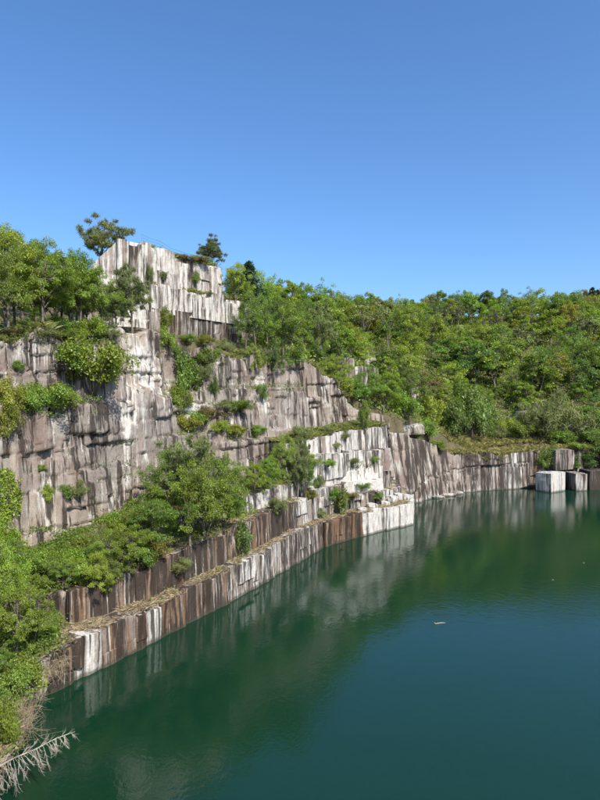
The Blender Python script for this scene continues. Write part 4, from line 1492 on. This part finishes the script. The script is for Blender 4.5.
def brush(u, v, w, h, n, seed, label, mat=None, hang=0.0):
    """tangle of bare twigs"""
    l, nn = hit(u, v)
    rr = random.Random(seed)
    d = l.y / F
    paths = []
    for k in range(n):
        e = Vector((rr.gauss(0, .45) * w * d, rr.gauss(-.1, .3) * w * d, (rr.uniform(.2, 1.0) - hang) * h * d))
        m = e * .5 + Vector((rr.uniform(-.1, .1), rr.uniform(-.1, .1), rr.uniform(.05, .3))) * h * d
        s0 = Vector((e.x * .3, e.y * .3, 0))
        paths.append(([s0, m, e], [.012, .008, .004]))
        for q in range(4):
            a = m.lerp(e, rr.random())
            b = a + Vector((rr.gauss(0, 1), rr.gauss(0, 1), rr.gauss(0.1, .7))) * .18 * h * d
            paths.append(([a, (a + b) / 2, b], [.006, .005, .003]))
    V, Fc = tubes(paths, 3)
    o = obj('bare_brush', mesh_from('bare_brush', V, Fc, mat or M_TWIG), loc=l)
    tag(o, label, 'bare shrub')


brush(60, 662, 20, 22, 60, 1, 'bare twiggy brush hanging from the near end of the terrace over the water', hang=.9)
brush(50, 672, 14, 20, 40, 2, 'bare straggly brush beside the white streak at the near terrace end', hang=.7)
brush(14, 745, 30, 52, 150, 3, 'pale dry bush on the left bank above the fallen dead tree', hang=.2)
brush(22, 715, 26, 44, 120, 4, 'pale dry bush on the left bank close to the terrace end', hang=.3)


# ------------------------------------------------------------------ fence on the summit
def fence():
    mt = plain_material('blue_green_paint', (0.10, 0.30, 0.30), .5, .15, 3)
    net = plain_material('green_net', (0.03, 0.22, 0.16), .7, .15, 3)
    sa, sb = LU2.cum[3] - 0.5, LU2.cum[6] + 2.0
    o0 = LU2.at(sa)
    root = obj('safety_fence', None, loc=(o0[0], o0[1], 34))
    tag(root, 'thin blue green safety fence along the top of the summit cliff', 'fence')
    s = sa
    prev = None
    pts_ = []
    while s < sb:
        q = LU2.at(s) - LU2.normal(s) * 1.1
        l, nn = drop(q[0], q[1], 45)
        pts_.append(l.copy())
        s += 1.75
    og = root.location
    pm = mesh_from('post', *tubes([([(0, 0, -.2), (0, 0, .6), (0, 0, 1.15)], [.035, .035, .035])], 6), mt)
    for l in pts_:
        obj('post', pm, root, l - og)
    for a, b in zip(pts_[:-1], pts_[1:]):
        for hz_ in (.4, .75, 1.1):
            obj('rail', mesh_from('rail', *tubes([([a + Vector((0, 0, hz_)) - og, b + Vector((0, 0, hz_)) - og], [.02, .02])], 4), mt), root)
    # net panels on the right half
    k0 = max(0, len(pts_) - 4)
    for a, b in zip(pts_[k0:-1], pts_[k0 + 1:]):
        paths = []
        for k in range(15):
            p = a.lerp(b, k / 14) - og
            paths.append(([p + Vector((0, 0, .05)), p + Vector((0, 0, 1.15))], [.02, .02]))
        for k in range(12):
            z = Vector((0, 0, .05 + k * .1))
            paths.append(([a + z - og, b + z - og], [.02, .02]))
        obj('net_panel', mesh_from('net_panel', *tubes(paths, 3), net), root)


fence()


def pole(u, d, hpx, label):
    l, nn = drop(*P(u, d))
    h = hpx * l.y / F
    o = obj('mast', mesh_from('mast', *tubes([([(0, 0, -.3), (0, 0, h * .6), (0, 0, h)], [.05, .04, .03]), ([(-.25, 0, h * .9), (.25, 0, h * .9)], [.02, .02])], 6), plain_material('dull_steel', (.25, .26, .27), .5, .1)), loc=l + Vector((0, .8, 0)))
    tag(o, label, 'mast')


pole(141, 72.5, 9, 'slim bare mast on the top of the summit cliff')


# white frame in the wood
def frame():
    d_ = 150.0
    x, y = P(460, 127)
    best = None
    for d_ in np.arange(112, 215, 1.0):
        x, y = P(460, d_)
        z = ground_height(np.array([[x, y]]))[0]
        v_ = 400 - F * (z + 1.5 - EYE) / d_
        if best is None or abs(v_ - 331) < best[0]:
            best = (abs(v_ - 331), x, y, z)
    _, x, y, z = best
    mt = plain_material('white_paint', (.45, .46, .46), .5, .05)
    root = obj('white_frame', None, loc=(x, y, z))
    tag(root, 'small white post and beam frame standing in the hillside wood', 'frame')
    for s in (-1, 1):
        obj('post', mesh_from('post', *tubes([([(s * .8, 0, -.3), (s * .8, 0, 2.9)], [.08, .08])], 6), mt), root)
    for z_ in (2.3, 2.85):
        obj('beam', mesh_from('beam', *tubes([([(-1.0, 0, z_), (1.0, 0, z_)], [.07, .07])], 6), mt), root)
    for o in list(bpy.data.objects):      # keep the trees in front of it low
        if o.name.startswith('broadleaf_tree') and o.type == 'EMPTY':
            p = o.location
            u_ = 300 + F * p.x / p.y
            if abs(u_ - 460) < 16 and p.y < y + 3 and p.y > y - 26:
                o.scale *= .55


frame()

# ------------------------------------------------------------------ things afloat
def float_at(u, v):
    d_ = EYE * F / (v - 400)
    return Vector((*P(u, d_), 0))


l = float_at(440, 624)
V, Fc = tubes([([(-.38, -.05, .02), (-.1, .02, .05), (.2, .16, .03), (.42, .22, .0)], [.045, .04, .03, .015]), ([(-.36, -.05, .04), (-.40, -.02, .13)], [.04, .02])], 7)
tag(obj('floating_branch', mesh_from('floating_branch', V, Fc, M_DEAD, smooth=True), loc=l), 'short pale branch floating in the middle of the lake', 'branch')
for k, (u_, v_) in enumerate([(553, 580), (584, 563)]):
    l = float_at(u_, v_)
    V, Fc = tubes([([(-.08, 0, .0), (-.02, .02, .02), (.06, .01, .01)], [.02, .03, .015])], 6)
    tag(obj('floating_driftwood', mesh_from('floating_driftwood', V, Fc, M_DEAD, smooth=True), loc=l), 'tiny pale speck of driftwood floating on open water', 'driftwood', 'floating specks of driftwood')


# ------------------------------------------------------------------ tell look-alikes apart by size where that shows
by = {}
for o in COL.objects:
    if o.type == 'EMPTY' and o.parent is None and 'label' in o and 'hillside' not in o['label'] and 'ridge' not in o['label'] and o.get('category') in ('tree', 'shrub'):
        by.setdefault(o['label'], []).append(o)
for lab, os_ in by.items():
    if len(os_) < 2:
        continue
    os_.sort(key=lambda o: o.scale.x * o.scale.x * o.scale.z)
    lo, hi = ('smaller', 'larger') if len(os_) == 2 else ('smallest', 'largest')
    os_[0]['label'] = f'{lo} {lab}'
    os_[-1]['label'] = f'{hi} {lab}'
